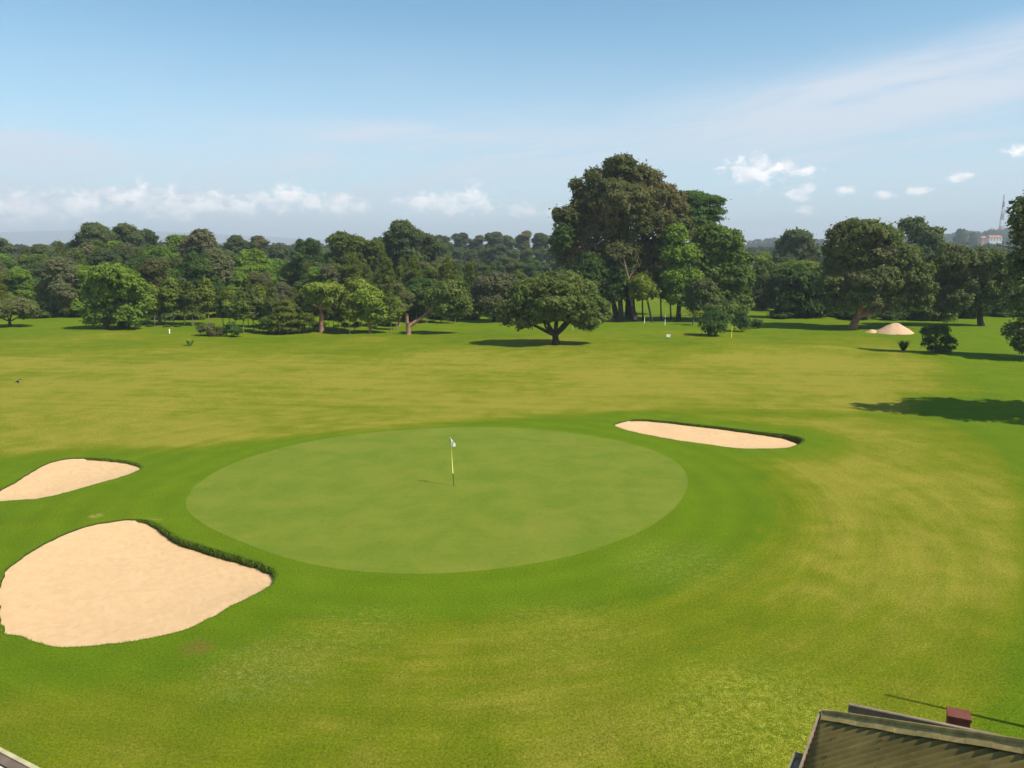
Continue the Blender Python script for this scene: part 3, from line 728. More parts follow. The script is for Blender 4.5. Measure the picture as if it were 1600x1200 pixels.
for i in range(3): K['broad%d' % i] = kind('broadleaf_tree', 14, rl(60+i, 15, 3.6, 2.6, 12.7, 1.9), ('green', 'dark', 'bright')[i], .25, 'dark', .3, .3, seed=60+i)
for i in range(3): K['euc%d' % i] = kind('eucalyptus_tree', 18, rl(70+i, 13, 3.4, 6.5, 16.5, 1.9, .75), ('euc', 'euc', 'brown')[i], .26, 'pale', .3, .5, seed=70+i, puff=.20)
K['olive0'] = kind('broadleaf_tree', 14, rl(80, 14, 3.4, 3, 12.7, 1.9), 'olive', .25, 'pink', .3, .35, seed=80)
K['brown0'] = kind('broadleaf_tree', 14, rl(81, 13, 3.0, 3.5, 13, 1.8, 1.1), 'mauve', .25, 'pink', .28, .4, seed=81)
for i in range(2): K['feath%d' % i] = kind('casuarina_tree', 15, [(0.25*math.sin(z*2+i), .25*math.cos(z*1.7), z, max(.5, 2.5*(1-(z/15.5)**1.3)), max(.5, 2.5*(1-(z/15.5)**1.3)), 1.5) for z in (3, 4.8, 6.5, 8.2, 9.8, 11.3, 12.6, 13.8)],
                                    ('feather', 'feather')[i], .25, 'dark', .22, .6, 'feather', puff=.3, cov=3.4, nl=3, seed=84+i)
for i in range(3):
    K['slim%d' % i] = kind('young_tree', 8, [(.2, 0, 6.6, .9, .9, 1.1), (-.3, .2, 5.7, 1.1, 1.1, .8), (.4, -.3, 4.7, 1.1, 1.1, .7), (0, .2, 7.6, .5, .5, .7), (-.3, -.1, 3.8, .9, .9, .6), (.3, .3, 3.1, .7, .7, .4)], ('green', 'yellow', 'olive')[i], .22, 'pale', .085, .75, seed=90+i, puff=.42, cov=1.3, nl=3)
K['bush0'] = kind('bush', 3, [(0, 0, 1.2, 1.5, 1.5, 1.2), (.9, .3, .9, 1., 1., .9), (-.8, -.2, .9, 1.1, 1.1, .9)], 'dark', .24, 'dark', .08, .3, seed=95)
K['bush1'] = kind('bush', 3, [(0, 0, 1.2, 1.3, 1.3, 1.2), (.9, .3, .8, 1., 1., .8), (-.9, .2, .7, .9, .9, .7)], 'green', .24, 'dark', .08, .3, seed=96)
def put(kd, px, top, wpx, D, label, cat='tree', group=None, name=None, rz=None):
    k = K[kd]; top_z = S(px, top, D).z; b = S(px, 560, D); z0 = tz(b.x, D) if D < 400 else 0.
    if k['used']:
        root = k['root'].copy(); link(root)
        for c_ in k['kids']: q = c_.copy(); link(q); q.parent = root
    else: root = k['root']; k['used'] = True
    if name: root.name = name
    root.location = (b.x, D, z0); sz = max((top_z-z0)/k['h'], .1); sxy = min(1.4*wpx*D/F/k['w'], (2.6 if 'bush' in kd else 1.5 if 'feath' in kd else 1.18)*sz) if wpx else sz
    root.scale = (sxy, sxy, sz); root.rotation_euler = (0, 0, random.uniform(0, 6.28) if rz is None else rz)
    tag(root, label, cat, group); return root

# skyline of the left wood, left to right
for kd, px, top, wd, D, lab in [
 ('euc1',12,368,64,175,'grey-green tree on the skyline at the very left edge of the wood'),
 ('feath0',56,384,30,170,'narrow pointed tree on the skyline right of the leftmost tree'),
 ('euc0',84,380,46,180,'low rounded tree on the skyline between two pointed trees at far left'),
 ('feath1',110,373,26,170,'pointed tree on the skyline left of the first high eucalyptus'),
 ('broad1',135,372,40,172,'dark tree on the left flank of the first high eucalyptus'),
 ('euc0',168,346,56,172,'high rounded eucalyptus, left of the two peaks of the left skyline'),
 ('euc1',214,346,56,176,'high eucalyptus, right of the two peaks of the left skyline'),
 ('euc1',243,355,34,180,'thin eucalyptus with gaps just right of the two skyline peaks'),
 ('broad2',288,364,66,160,'bright green dome on the skyline left of the brownish spiky tree'),
 ('brown0',325,356,64,142,'brownish tree with ragged spiky top on the left skyline'),
 ('euc0',380,366,38,205,'left one of the pair of distant rounded eucalyptuses behind the wood'),
 ('euc2',411,366,42,205,'right one of the pair of distant rounded eucalyptuses behind the wood'),
 ('euc0',443,383,36,205,'lower distant eucalyptus right of the rounded pair'),
 ('broad2',402,386,56,140,'bright green tree below the pair of distant eucalyptuses'),
 ('broad1',486,370,54,140,'dark glossy tree at the left of the middle skyline rise'),
 ('broad0',545,359,78,145,'broad green tree topping the middle skyline rise'),
 ('broad0',590,368,56,150,'green tree between the middle rise and the tall dark dome'),
 ('euc0',636,342,60,152,'tall dark dome-shaped tree highest in the middle of the skyline'),
 ('euc1',668,362,50,156,'dark tree on the right shoulder of the tall dome'),
 ('brown0',345,385,60,118,'grey-green tall tree in the front half of the left wood'),
 ('broad1',320,392,62,116,'dark green tree below the brownish spiky one'),
 ('olive0',255,402,52,108,'olive tree with bare reddish trunks right of the big bright round tree'),
 ('brown0',112,400,66,118,'reddish-brown tree left of the big bright round tree'),
 ('broad2',40,418,60,122,'light green tree behind the low umbrella tree'),
 ('brown0',6,408,50,125,'brown tree at the left edge behind the low umbrella tree'),
 ('feath0',556,394,52,122,'golden-green pointed tree in the middle of the wood'),
 ('feath1',610,398,50,118,'brownish feathery tree below the tall dome'),
 ('feath0',650,402,50,120,'feathery tree above the tree with the leaning crown'),
 ('broad1',655,432,52,112,'very dark tree directly above the forked trunk'),
 ('feath0',700,398,54,124,'feathery tree right of centre in the left wood'),
 ('feath1',735,405,50,126,'feathery tree near the right end of the left wood'),
 ('feath0',765,420,50,130,'last feathery tree at the right end of the left wood'),
 ('broad0',805,424,50,135,'low green tree behind the greyish tree'),
 ('olive0',625,440,40,106,'olive tree just left above the forked trunk')]:
    put(kd, px, top, wd, D, lab)
# far wood behind, blue with distance
far = [(692,366),(722,362),(748,366),(772,361),(792,366),(818,359),(845,363),(868,365),(888,372),(905,380)]
for i, (px, top) in enumerate(far):
    put(('euc0', 'euc1', 'euc2')[i % 3], px, top, 48, 330+10*(i % 3), 'rounded bluish tree on the crest of the far wood', group='trees along the crest of the far wood')
for i in range(12):
    put(('euc0', 'broad0', 'euc1')[i % 3], 675+i*21, 378+random.uniform(-3, 12), 46, 285+random.uniform(-12, 12), 'tree on the lower slope of the far wood', group='trees on the lower slope of the far wood')
for i in range(12):
    put(('broad0', 'broad1', 'olive0')[i % 3], 700+i*19, 404+random.uniform(-4, 8), 44, 215+random.uniform(-12, 12), 'tree at the foot of the far wood', group='trees at the foot of the far wood')
# the packed inside of the left wood
sky_x = [-20, 60, 110, 150, 230, 300, 350, 400, 460, 500, 560, 640, 700, 800]; sky_y = [385, 392, 388, 368, 368, 375, 378, 398, 398, 388, 378, 372, 400, 430]
MARKS = [(-60, 'at the left edge'), (50, 'left of the big bright round tree'), (135, 'behind the big bright round tree'), (235, 'right of the big bright round tree'),
         (300, 'below the brownish spiky top'), (370, 'below the distant rounded pair'), (440, 'behind the layered conifers'), (495, 'behind the stout pinkish trunk'),
         (550, 'behind the yellow-green front tree'), (605, 'below the tall dome'), (665, 'behind the leaning crown'), (735, 'behind the greyish tree')]
LOOK = {'feath0': 'feathery golden-green', 'feath1': 'feathery olive', 'olive0': 'olive', 'broad0': 'mid-green', 'broad1': 'dark green', 'broad2': 'bright green', 'brown0': 'greyish-brown', 'euc0': 'grey-green', 'euc1': 'grey-green', 'euc2': 'brownish'}
def mark(x): return [p_ for a_, p_ in MARKS if a_ <= x][-1]
for x in range(-10, 720, 26):                # closing the skyline far behind
    t_ = np.interp(x, sky_x, sky_y)
    kd = random.choice(['euc0', 'euc1', 'broad0'])
    put(kd, x, t_+random.uniform(2, 9), 42, 190+random.uniform(-8, 8), LOOK[kd]+' tree, hindmost row, '+mark(x), group='hindmost trees of the left wood')
px = -20
while px < 800:
    for D, lo, hi, row in ((160, 3, 13, 'rear'), (141, 12, 30, 'middle'), (122, 26, 54, 'front')):
        x = px+random.uniform(-8, 8)
        kd = random.choice(['feath0', 'feath1', 'feath0', 'olive0', 'broad0', 'feath0']) if 520 < x else random.choice(['broad0', 'broad1', 'olive0', 'brown0', 'euc0', 'broad2', 'feath1', 'feath0'])
        if x > 740 and D < 130: continue
        put(kd, x, np.interp(x, sky_x, sky_y)+random.uniform(lo, hi), random.uniform(36, 54)*(145/D), D+random.uniform(-6, 6),
            LOOK[kd]+' tree, '+row+' row, '+mark(x), group='trees packed inside the left wood')
    px += 18
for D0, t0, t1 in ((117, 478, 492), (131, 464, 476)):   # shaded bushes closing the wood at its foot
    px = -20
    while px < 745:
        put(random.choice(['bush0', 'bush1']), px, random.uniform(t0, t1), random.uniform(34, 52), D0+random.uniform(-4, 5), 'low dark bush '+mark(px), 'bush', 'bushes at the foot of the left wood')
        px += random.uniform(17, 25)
# young plantation
plant = sorted([352, 362, 371, 383, 391, 399, 408, 414, 431, 438, 455, 462, 470, 486, 493, 515, 523, 531, 540, 548, 556, 567, 590, 601, 612, 621] )
for i, x in enumerate(plant):
    put('slim%d' % (i % 3), x, random.uniform(442, 470), random.uniform(22, 36), random.uniform(96.5, 106), 'slender pale-stemmed young tree '+mark(x), group='young trees of the plantation')
for i, x in enumerate([668, 680, 690, 702, 712, 652]):
    put('slim%d' % (i % 3), x, random.uniform(440, 455), 26, random.uniform(109, 113), 'slender pink-stemmed tree behind the leaning crown', group='slender stems behind the leaning crown')
for i, x in enumerate([236, 246, 252, 262, 275, 292, 305, 330]):
    put('slim%d' % (i % 3), x, random.uniform(430, 450), 34, random.uniform(104, 108), 'slender bare-stemmed tree right of the bright round tree', group='bare stems right of the bright round tree')
# right-hand wood, packed
for i in range(25):
    x = 1178+i*18+random.uniform(-8, 8)
    put(random.choice(['broad0', 'broad1', 'olive0', 'broad1']), x, 404+random.uniform(-8, 16) if x > 1290 else 418+random.uniform(-4, 14), random.uniform(46, 70), random.uniform(122, 142), 'dark tree packed inside the right-hand wood', group='trees packed inside the right wood')
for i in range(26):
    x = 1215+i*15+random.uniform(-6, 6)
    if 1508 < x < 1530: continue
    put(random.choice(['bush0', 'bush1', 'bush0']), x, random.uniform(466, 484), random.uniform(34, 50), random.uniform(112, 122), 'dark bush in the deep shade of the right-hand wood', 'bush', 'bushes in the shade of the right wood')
put('feath1', 1222, 362, 18, 195, 'thin dark spire beside the rounded olive skyline tree')
put('broad1', 1480, 400, 60, 130, 'dark tree behind the gap between the two right-hand olive trees')
put('broad0', 1575, 395, 60, 120, 'green tree behind the tree cut off by the right edge')

for i in range(22):
    x = 205+i*19+random.uniform(-7, 7)
    put(random.choice(['bush0', 'bush1', 'bush1']), x, random.uniform(500, 514), random.uniform(10, 22), random.uniform(101, 107), 'small weedy clump '+mark(x), 'bush', 'weedy clumps at the wood edge')
# ---- shrubs and small plants -----------------------------------------
for nm, lab, base, lob, leaf, s in [
 ('shrub', 'large round dark shrub right of the giant tree clump', (1116,525), [(1116,500,20,18),(1106,505,14,13),(1128,503,13,14),(1116,512,18,12)], 'dark', .13),
 ('shrub', 'smaller dark round shrub just right of the large one', (1158,518), [(1157,500,12,12),(1163,506,9,9),(1151,507,8,8)], 'dark', .13),
 ('shrub', 'smallest of the three dark round shrubs in the row', (1183,513), [(1182,505,8,6),(1186,507,5,5)], 'dark', .13),
 ('shrub', 'dark shrub with a lit top in front of the wood near the right edge', (1466,558), [(1462,522,17,13),(1480,538,11,12),(1451,536,9,11),(1468,548,17,8),(1474,514,9,7),(1446,520,7,6)], 'dark', .13),
 ('shrub', 'low olive shrub at the foot of the plantation, left end', (325,523), [(325,516,16,8),(340,519,12,6)], 'olive', .15),
 ('shrub', 'low dark shrub in the plantation edge right of the olive one', (360,524), [(362,514,9,9),(370,518,8,6)], 'dark', .15)]:
    ptree(nm, lab, 'shrub', base, lob, leaf, s, r0=.06, fork=.3, cov=1.25, puff=.30, rag=.12, seed=int(base[0]))
def grassy(name, label, cat, base_px, n, h, wd, spread, mt, lean=.7):
    g = G(*base_px); g.z = tz(g.x, g.y); mb = MB(); r = random.Random(n)
    for i in range(n):
        a = r.uniform(0, 6.28); q = r.uniform(0, spread*.25); l = h*r.uniform(.6, 1.1); o = Vector((math.cos(a), math.sin(a), 0))
        b = o*q; e = b+o*spread*r.uniform(.3, 1)+Vector((0, 0, l)); m_ = b.lerp(e, .55)+Vector((0, 0, l*.18)); sd = Vector((-o.y, o.x, 0))*wd
        mb.add([b-sd*.5, b+sd*.5, m_+sd, e, m_-sd], [(0, 1, 2, 4), (4, 2, 3)])
    return tag(mb.build(name, mt, None), label, cat), g
o, g = grassy('grass_tuft', 'spiky dark tuft left of the shrub near the right edge', 'plant', (1411,551), 160, 1.0, .03, .75, L['dark']); o.location = g
o, g = grassy('seedling', 'tiny lone seedling on the lawn in front of the left wood', 'plant', (297,538), 30, .8, .06, .6, L['bright']); o.location = g
# young palm
g = G(1083, 508); root = empty('palm', g, 'small golden-green palm left of the large dark shrub', 'palm')
MB().tube([(0,0,-.1),(0,0,.5),(.05,0,1.)], [.13,.11,.09], 7).build('trunk', BARK['pale'], root, True)
for i in range(12):
    a = i*2.4; r_ = 1.5+.5*random.random(); up = 1.6*random.uniform(.7, 1.2); mb = MB(); o_ = Vector((math.cos(a), math.sin(a), 0)); sd = Vector((-o_.y, o_.x, 0))
    pp = [Vector((0,0,.9)) + o_*r_*t_ + Vector((0,0,up*(1.9*t_-1.6*t_*t_))) for t_ in np.linspace(0, 1, 9)]
    mb.tube(pp, [.025]*9, 4)
    for j in range(1, 9):
        for k2 in (0, .5):
            p0 = pp[j-1].lerp(pp[j], k2); l = .42*math.sin(math.pi*min(j/8.5, 1))+.08
            for sg in (-1, 1):
                e = p0+sd*sg*l+o_*.15-Vector((0,0,l*.5)); mb.add([p0-o_*.03, p0+o_*.03, e], [(0, 1, 2)])
    mb.build('frond', L['yellow'], root)

# ------------------------------------------------------------------ sand heap
M_HEAP = simple('heap_sand', (.62,.40,.24), .95, .05, 0, .12, 2.5, .05)
def heap(px, py, rx, hgt, label, seed):
    g = G(px, py); V = []; Fq = []; nr, na = 12, 28
    for i in range(nr+1):
        for j in range(na):
            q = i/nr; a = 2*math.pi*j/na; w_ = rx*q*(1+.12*noise.noise((math.cos(a)*1.5, math.sin(a)*1.5, seed)))
            z = hgt*(max(0, 1-q)**.85*1.12); z = min(z, hgt*(.93+.05*noise.noise((q*4, a, seed)))) - .05
            V.append((w_*math.cos(a), w_*.8*math.sin(a), z+.11*noise.noise((w_*math.cos(a)*1.6, w_*math.sin(a)*2, seed))))
    for i in range(nr):
        for j in range(na): Fq.append((i*na+j, i*na+(j+1) % na, (i+1)*na+(j+1) % na, (i+1)*na+j))
    o = mesh('sand_heap', V, Fq, M_HEAP); o.location = (g.x, g.y, tz(g.x, g.y)); return tag(o, label, 'sand heap', 'heaps of sand by the right wood')
heap(1398, 521, 2.3, 1.25, 'large pinkish heap of sand under the wide olive tree', 3)
heap(1363, 520, .95, .42, 'small low heap of sand left of the large one', 8)

# ------------------------------------------------------------------ flagstick, markers, posts, bird
M_YEL = simple('paint_yellow', (.62,.60,.12), .45, .4, 0, .05, 5); M_BLK = simple('paint_black', (.02,.02,.02), .5, .4, 0, .1, 5)
M_WHT = simple('paint_white', (.78,.77,.72), .6, .3, 0, .05, 6)
g = G(709, 759); g.z = .01
root = empty('flagstick', g, 'yellow and black golf flagstick with white flag on the putting green', 'flagstick')
tp = Vector((-.12, 0, 2.15)); sg = lambda a: tp*a
MB().tube([sg(0), sg(.26)], [.014, .014], 10).build('lower_pole', M_BLK, root, True)
MB().tube([sg(.26), sg(1)], [.022, .020], 10).build('upper_pole', M_YEL, root, True)
MB().tube([sg(1), sg(1.012)], [.022, .01], 10).build('finial', M_WHT, root, True)
FV = []; FF = []; nu, nv_ = 10, 8
for i in range(nu+1):
    for j in range(nv_+1):
        u_ = i/nu; v_ = j/nv_
        hh = .40*(1-u_*.62); x = .17*u_; z = 2.13-.23*u_*1.0 - hh*v_*(.98) ; z = max(z, 1.73)
        FV.append((-.12*(z/2.15)+.02+x*(1-.25*v_*(1-u_)), .05*math.sin(u_*7+v_*2)*u_, z))
for i in range(nu):
    for j in range(nv_): a = i*(nv_+1)+j; FF.append((a, a+nv_+1, a+nv_+2, a+1))
fl = mesh('flag', FV, FF, M_WHT, root); md = fl.modifiers.new('solid', 'SOLIDIFY'); md.thickness = .004
MB().tube([(0,0,-.006), (0,0,.002)], [.055, .055], 20).build('hole', M_BLK, root)

def post(px, py, h, r, mt, name, label, cat='post', group=None, cap=None):
    g = G(px, py); g.z = tz(g.x, g.y); root = empty(name, g, label, cat, group)
    MB().tube([(0,0,-.1), (0,0,h*.98), (0,0,h)], [r, r, r*.6], 8).build('pole', mt, root, True)
    if cap: MB().tube([(0,0,h*cap[0]), (0,0,h*cap[1])], [r*1.12, r*1.12], 8).build('band', cap[2], root, True)
    return root
post(1039, 508, 1.4, .028, M_WHT, 'marker_post', 'slim white post in front of the trunks of the giant tree', group=None, cap=(.55, .75, simple('paint_red', (.35,.10,.08))))
post(1007, 505, .9, .03, M_WHT, 'marker_post', 'faint short white post left of the slim white one')
post(1143, 527, 1.5, .028, M_YEL, 'marker_post', 'thin yellow post between the two larger dark shrubs')
post(265, 521, .55, .06, M_WHT, 'marker_post', 'tiny white post at the front of the left wood')
post(1533, 508, .0+.9, .028, M_WHT, 'marker_post', 'pale stump in the shade under the right-hand olive tree')
post(1096, 526, .75, .025, M_BLK, 'marker_post', 'short dark stake left of the large round shrub')
rt = post(895, 517, 1.5, .015, M_YEL, 'far_flagstick', 'distant thin flagstick just right of the lone tree trunk', 'flagstick')
# tee marker: a white slab on two feet
g = G(1044, 529.5); g.z = tz(g.x, g.y); root = empty('tee_marker', g, 'small bright white block on the fairway left of the dark shrubs', 'tee marker')
MB().box((0,0,.24), (.44,.22,.30)).build('block', M_WHT, root); mb = MB()
for s_ in (-1, 1): mb.box((.14*s_,0,.04), (.05,.12,.12))
mb.build('foot', M_BLK, root)
# notice board behind the shrub
g = G(1151, 515); root = empty('notice_board', g, 'small pale notice board half hidden between the dark shrubs', 'sign')
MB().box((0,0,.85), (.75,.05,.42)).build('board', simple('board_grey', (.40,.42,.46)), root)
for s_ in (-1, 1): MB().box((.3*s_,.04,.45), (.05,.04,.95)).build('leg', BARK['dark'], root)
# pied bird
g = G(29, 600); root = empty('bird', (g.x, g.y, tz(g.x, g.y)), 'small black and white bird standing on the lawn at the far left', 'bird')
def skin(name, pts, edges, rad, mt, parent, lvl=2):
    me = bpy.data.meshes.new(name); me.from_pydata(pts, edges, []); o = bpy.data.objects.new(name, me); link(o, parent)
    a = o.modifiers.new('skin', 'SKIN'); b = o.modifiers.new('sub', 'SUBSURF'); b.levels = b.render_levels = lvl
    for v, r_ in zip(me.skin_vertices[0].data, rad): v.radius = (r_ if hasattr(r_, '__len__') else (r_, r_))
    me.skin_vertices[0].data[0].use_root = True
    me.materials.append(mt); return o
skin('body', [(0,0,.20),(.09,0,.24),(.15,0,.30),(.18,0,.35),(.205,0,.355),(.25,0,.345),(-.10,0,.17),(-.22,0,.13),(-.32,0,.11),(0,.035,.13),(.01,.035,.02),(.05,.035,.01),(0,-.035,.13),(.01,-.035,.02),(.05,-.035,.01)],
     [(0,1),(1,2),(2,3),(3,4),(4,5),(0,6),(6,7),(7,8),(0,9),(9,10),(10,11),(0,12),(12,13),(13,14)],
     [.075,.07,.04,.04,.028,.008,.06,(.035,.018),(.03,.008),.016,.009,.007,.016,.009,.007], M_BLK, root)
skin('white_breast', [(.07,0,.215),(.11,0,.25),(.13,0,.275)], [(0,1),(1,2)], [.066,.068,.048], M_WHT, root)

# ------------------------------------------------------------------ corrugated roof, bottom right
m, t, p = mat('old_corrugated')
oc = t.node('ShaderNodeTexCoord').outputs['Object']
a_ = t.noise(oc, 1.3, 6, .65); b_ = t.noise(oc, 9., 5, .7)
c = t.mix(t.mapr(a_, .3, .7), (.140,.098,.020), (.25,.175,.045)); c = t.mix(t.mapr(b_, .55, .75, 0, .6), c, (.27,.21,.10)); c = t.mix(t.mapr(t.noise(oc, 3., 5, .7), .6, .75, 0, .6), c, (.08,.07,.035))
t.put(p.inputs['Base Color'], c); p.inputs['Roughness'].default_value = .7; p.inputs['Metallic'].default_value = 0.
t.put(p.inputs['Normal'], t.bump(b_, .4, .01)); M_ROOF = m
M_CAP = simple('cap_metal', (.36,.25,.085), .75, .2, 0, .4, 5, .01)
M_BOARD = simple('old_board', (.26,.19,.13), .8, .2, 0, .35, 5, .01); M_DARKW = simple('dark_wood', (.10,.075,.05), .85, .1, 0, .3, 5)
M_WALLS = simple('shed_wall', (.42,.36,.27), .9, .1, 0, .15, 2); M_RED = simple('brick_red', (.26,.075,.05), .85, .15, 0, .3, 7, .01)
ZE = 3.0; C0 = G(1289, 1124, ZE); E1 = G(1262, 1204, ZE)
ev = (C0-E1); ev.z = 0; ev.normalize(); rv = Vector((ev.y, -ev.x, 0)); slope = math.tan(R(35))
root = empty('outbuilding', (C0.x, C0.y, 0), 'outbuilding with an old corrugated hip roof in the bottom right corner', 'building')
def LP(u_, v_, z): return rv*u_ - ev*v_ + Vector((0, 0, z))       # u: in from the left eave, v: back towards the viewer
# left slope in sheets, real corrugation; cut along the hip (u = v)
N1 = int(7.0/.019); V = []; Fq = []
for i in range(N1+1):
    v_ = .03+i*.019; zc = .026*math.sin(2*math.pi*v_/.16) + .022*((v_+.3)/.8 % 1.)
    um = min(v_+.02, 3.5)
    for j in range(9):
        u_ = -.06 + (um+.06)*j/8; V.append(LP(u_, v_, ZE+.07+u_*slope+zc))
for i in range(N1):
    for j in range(8): a = i*9+j; Fq.append((a, a+1, a+10, a+9))
rs = mesh('roof_sheeting', V, Fq, M_ROOF, root, True); md = rs.modifiers.new('solid', 'SOLIDIFY'); md.thickness = .004
# far slope beyond the hip
V = []; Fq = []
for i in range(N1+1):
    u_ = .03+i*.019; zc = .026*math.sin(2*math.pi*u_/.16); vm = min(u_-.02, 3.5)
    for j in range(9):
        v_ = -.06+(vm+.06)*j/8; V.append(LP(u_, v_, ZE+.07+v_*slope+zc))
for i in range(N1):
    for j in range(8): a = i*9+j; Fq.append((a+9, a+10, a+1, a))
rs = mesh('roof_sheeting', V, Fq, M_ROOF, root, True); md = rs.modifiers.new('solid', 'SOLIDIFY'); md.thickness = .004
# hip cap, two wings and a rounded top
mb = MB(); hd = [LP(k, k, ZE+.125+k*slope) for k in np.linspace(-.04, 3.5, 14)]
for k in range(13):
    a, b = hd[k]+Vector((0,0,.004*(k % 2))), hd[k+1]+Vector((0,0,.004*(k % 2)))
    for sgn in (1, -1):
        o_ = (-rv if sgn > 0 else ev).normalized()
        w_ = (ev*-1 if sgn > 0 else rv)
        off = w_*.25
        j0, j1 = (Vector((0,0,.018*noise.noise((q_*1.7, sgn, 3.)))) + off*.10*noise.noise((q_*2.3, sgn, 7.)) for q_ in (k, k+1))
        mb.add([a, b, b+off+j1, a+off+j0], [(0, 1, 2, 3)])
cp_ = mb.build('hip_cap', M_CAP, root); md = cp_.modifiers.new('solid', 'SOLIDIFY'); md.thickness = .006
MB().tube([q+Vector((0,0,.012)) for q in hd], [.035]*len(hd), 8).build('hip_roll', M_CAP, root, True)
mb = MB()
for k in np.arange(.35, 3.4, .55):
    for q in (LP(k-.0, k+.13, ZE+.105+k*slope), ): mb.tube([q+Vector((0,0,-.005)), q+Vector((0,0,.012))], [.012,.006], 6)
for k in (.22, .9):
    for v_ in np.arange(.45+k, 6, .228): q = LP(k, v_, ZE+.10+k*slope); mb.tube([q+Vector((0,0,-.02)), q+Vector((0,0,.008))], [.012,.006], 6)
mb.build('roofing_screw', M_DARKW, root).name = 'roofing_screws'
root.children[-1]['kind'] = 'stuff'
# eave boards and gutter
MB().beam(LP(-.09,-.12,ZE), LP(-.09,7,ZE), .03, .16).build('fascia', M_BOARD, root)
MB().beam(LP(-.06,-.11,ZE-.003), LP(7,-.11,ZE-.003), .03, .16).build('fascia', M_BOARD, root)
gt = MB(); a0, a1 = 1.05, 7.
for (o1, z1, wd, ht) in ((-.115, ZE-.09, .006, .11), (-.255, ZE-.08, .006, .13), (-.185, ZE-.142, .146, .006)):
    gt.beam(LP(o1, a0, z1), LP(o1, a1, z1), wd, ht)
gt.beam(LP(-.185, a0-.003, ZE-.085), LP(-.185, a0+.003, ZE-.085), .13, .12)
gt.build('gutter', simple('gutter_metal', (.30,.27,.20), .6, .3, .2, .3, 6), root)
MB().hexa([LP(.12,.12,0), LP(.12,6.8,0), LP(6.8,6.8,0), LP(6.8,.12,0), LP(.12,.12,ZE-.02), LP(.12,6.8,ZE-.02), LP(6.8,6.8,ZE-.02), LP(6.8,.12,ZE-.02)]).build('wall', M_WALLS, root)
for o in root.children:
    pass
# loose beam along the far side and the brick pier behind it
z_ = 2.75; A = G(1325, 1112, z_); B = G(1563, 1163, z_)
bm = empty('timber_beam', (A.x, A.y, 0), 'weathered beam on posts running along the far side of the corrugated roof', 'beam')
loc = Vector((A.x, A.y, 0)); dB = (B-A); nB = Vector((dB.y, -dB.x, 0)).normalized()
MB().beam(A-loc, B-loc, .05, .30).build('rail', M_BOARD, bm)
MB().beam(A-loc+Vector((0,0,.137)), B-loc+Vector((0,0,.137)), .06, .012).build('capping', simple('capping', (.38,.31,.20), .7), bm)
for k in (.15, .85): q = A.lerp(B, k)-loc; MB().box((q.x, q.y, (z_-.13)/2), (.09,.09,z_-.13)).build('leg', M_DARKW, bm)
P0 = G(1509, 1134, 2.7)
pr = empty('brick_pier', (P0.x+.05, P0.y+.30, 0), 'square brick-red pier sticking up behind the corrugated roof', 'pier')
ang_ = math.atan2(dB.y, dB.x)
MB().box((0,0,1.34), (.32,.28,2.68), ang_).build('shaft', M_RED, pr)
MB().box((0,0,2.71), (.35,.31,.05), ang_).build('cap', simple('cap_red', (.17,.055,.035), .8, .2, 0, .2, 6), pr)

# pale ledge of the clubhouse in the bottom left corner
z_ = 6.6; A = G(-60, 1144, z_); B = G(80, 1217, z_); d_ = (B-A).normalized(); n_ = Vector((d_.y, -d_.x, 0)); A2 = A-d_*2; B2_ = B+d_*2
lg = empty('clubhouse_ledge', (A.x, A.y, 0), 'pale flat canopy with a brown edge just showing in the bottom left corner', 'canopy'); o_ = Vector((A.x, A.y, 0))
MB().beam(A2-o_, B2_-o_, .035, .05).build('edge_trim', simple('trim_tan', (.50,.42,.22), .6), lg)
MB().beam(A2-o_+n_*.055, B2_-o_+n_*.055, .07, .03).build('edge_board', simple('edge_brown', (.16,.11,.08), .8), lg)
MB().beam(A2-o_+n_*.80-Vector((0,0,.03)), B2_-o_+n_*.80-Vector((0,0,.03)), 1.4, .08).build('slab', simple('slab_cream', (.60,.55,.44), .8), lg)
MB().beam(A2-o_+n_*1.3-Vector((0,0,.02+3.3)), B2_-o_+n_*1.3-Vector((0,0,.02+3.3)), .2, 6.5).build('wall', M_WALLS, lg)

# pole off to the right whose shadow crosses the lawn
tipg = G(1385, 1086); hp = 8.0; k = hp/SUN.z
bp = Vector((tipg.x+SUN.x*k, tipg.y+SUN.y*k, 0))
pl = empty('utility_pole', bp, 'tall pole just outside the right edge, casting the thin shadow by the roof', 'pole')
MB().tube([(0,0,-.2), (0,0,4), (0,0,hp)], [.075,.06,.03], 12).build('shaft', BARK['pale'], pl, True)
MB().tube([(0,0,hp-.02), (0,0,hp+.05)], [.045,.01], 10).build('cap', M_BLK, pl)

# ------------------------------------------------------------------ far distance
M_FARLEAF = leafmat('leaf_far', (.030,.055,.018), (.075,.100,.032), scale=.05)
def farwood(name, label, rows, seed):
    r = np.random.default_rng(seed); lob = []
    for (x0, x1, D, t0, t1, stp, rad) in rows:
        px = x0
        while px < x1:
            f = (px-x0)/(x1-x0); top = t0+(t1-t0)*f + r.uniform(-3, 3); Dq = D+r.uniform(-.05, .05)*D
            c = S(px, top, Dq); q = rad*r.uniform(.7, 1.3)
            lob.append((c.x, c.y, c.z-q*.8, q, q, q*.9)); lob.append((c.x+r.uniform(-1, 1)*q, c.y-q*.6, c.z-q*2.2, q*1.2, q, q*1.2))
            if c.z > q*4: lob.append((c.x+r.uniform(-1, 1)*q, c.y-q, c.z-q*4.0, q*1.4, q, q*1.5))
            px += stp*r.uniform(.7, 1.3)
    Q = []
    V, Fc = leaves(lob, rows[0][6]*.22, 1.3, .45, 'broad', seed)
    return tag(mesh(name, V, Fc, M_FARLEAF, None, False), label, kind='stuff')
m_hill = simple('hill_ground', (.060,.085,.030), .95, .05, 0, .4, .01)
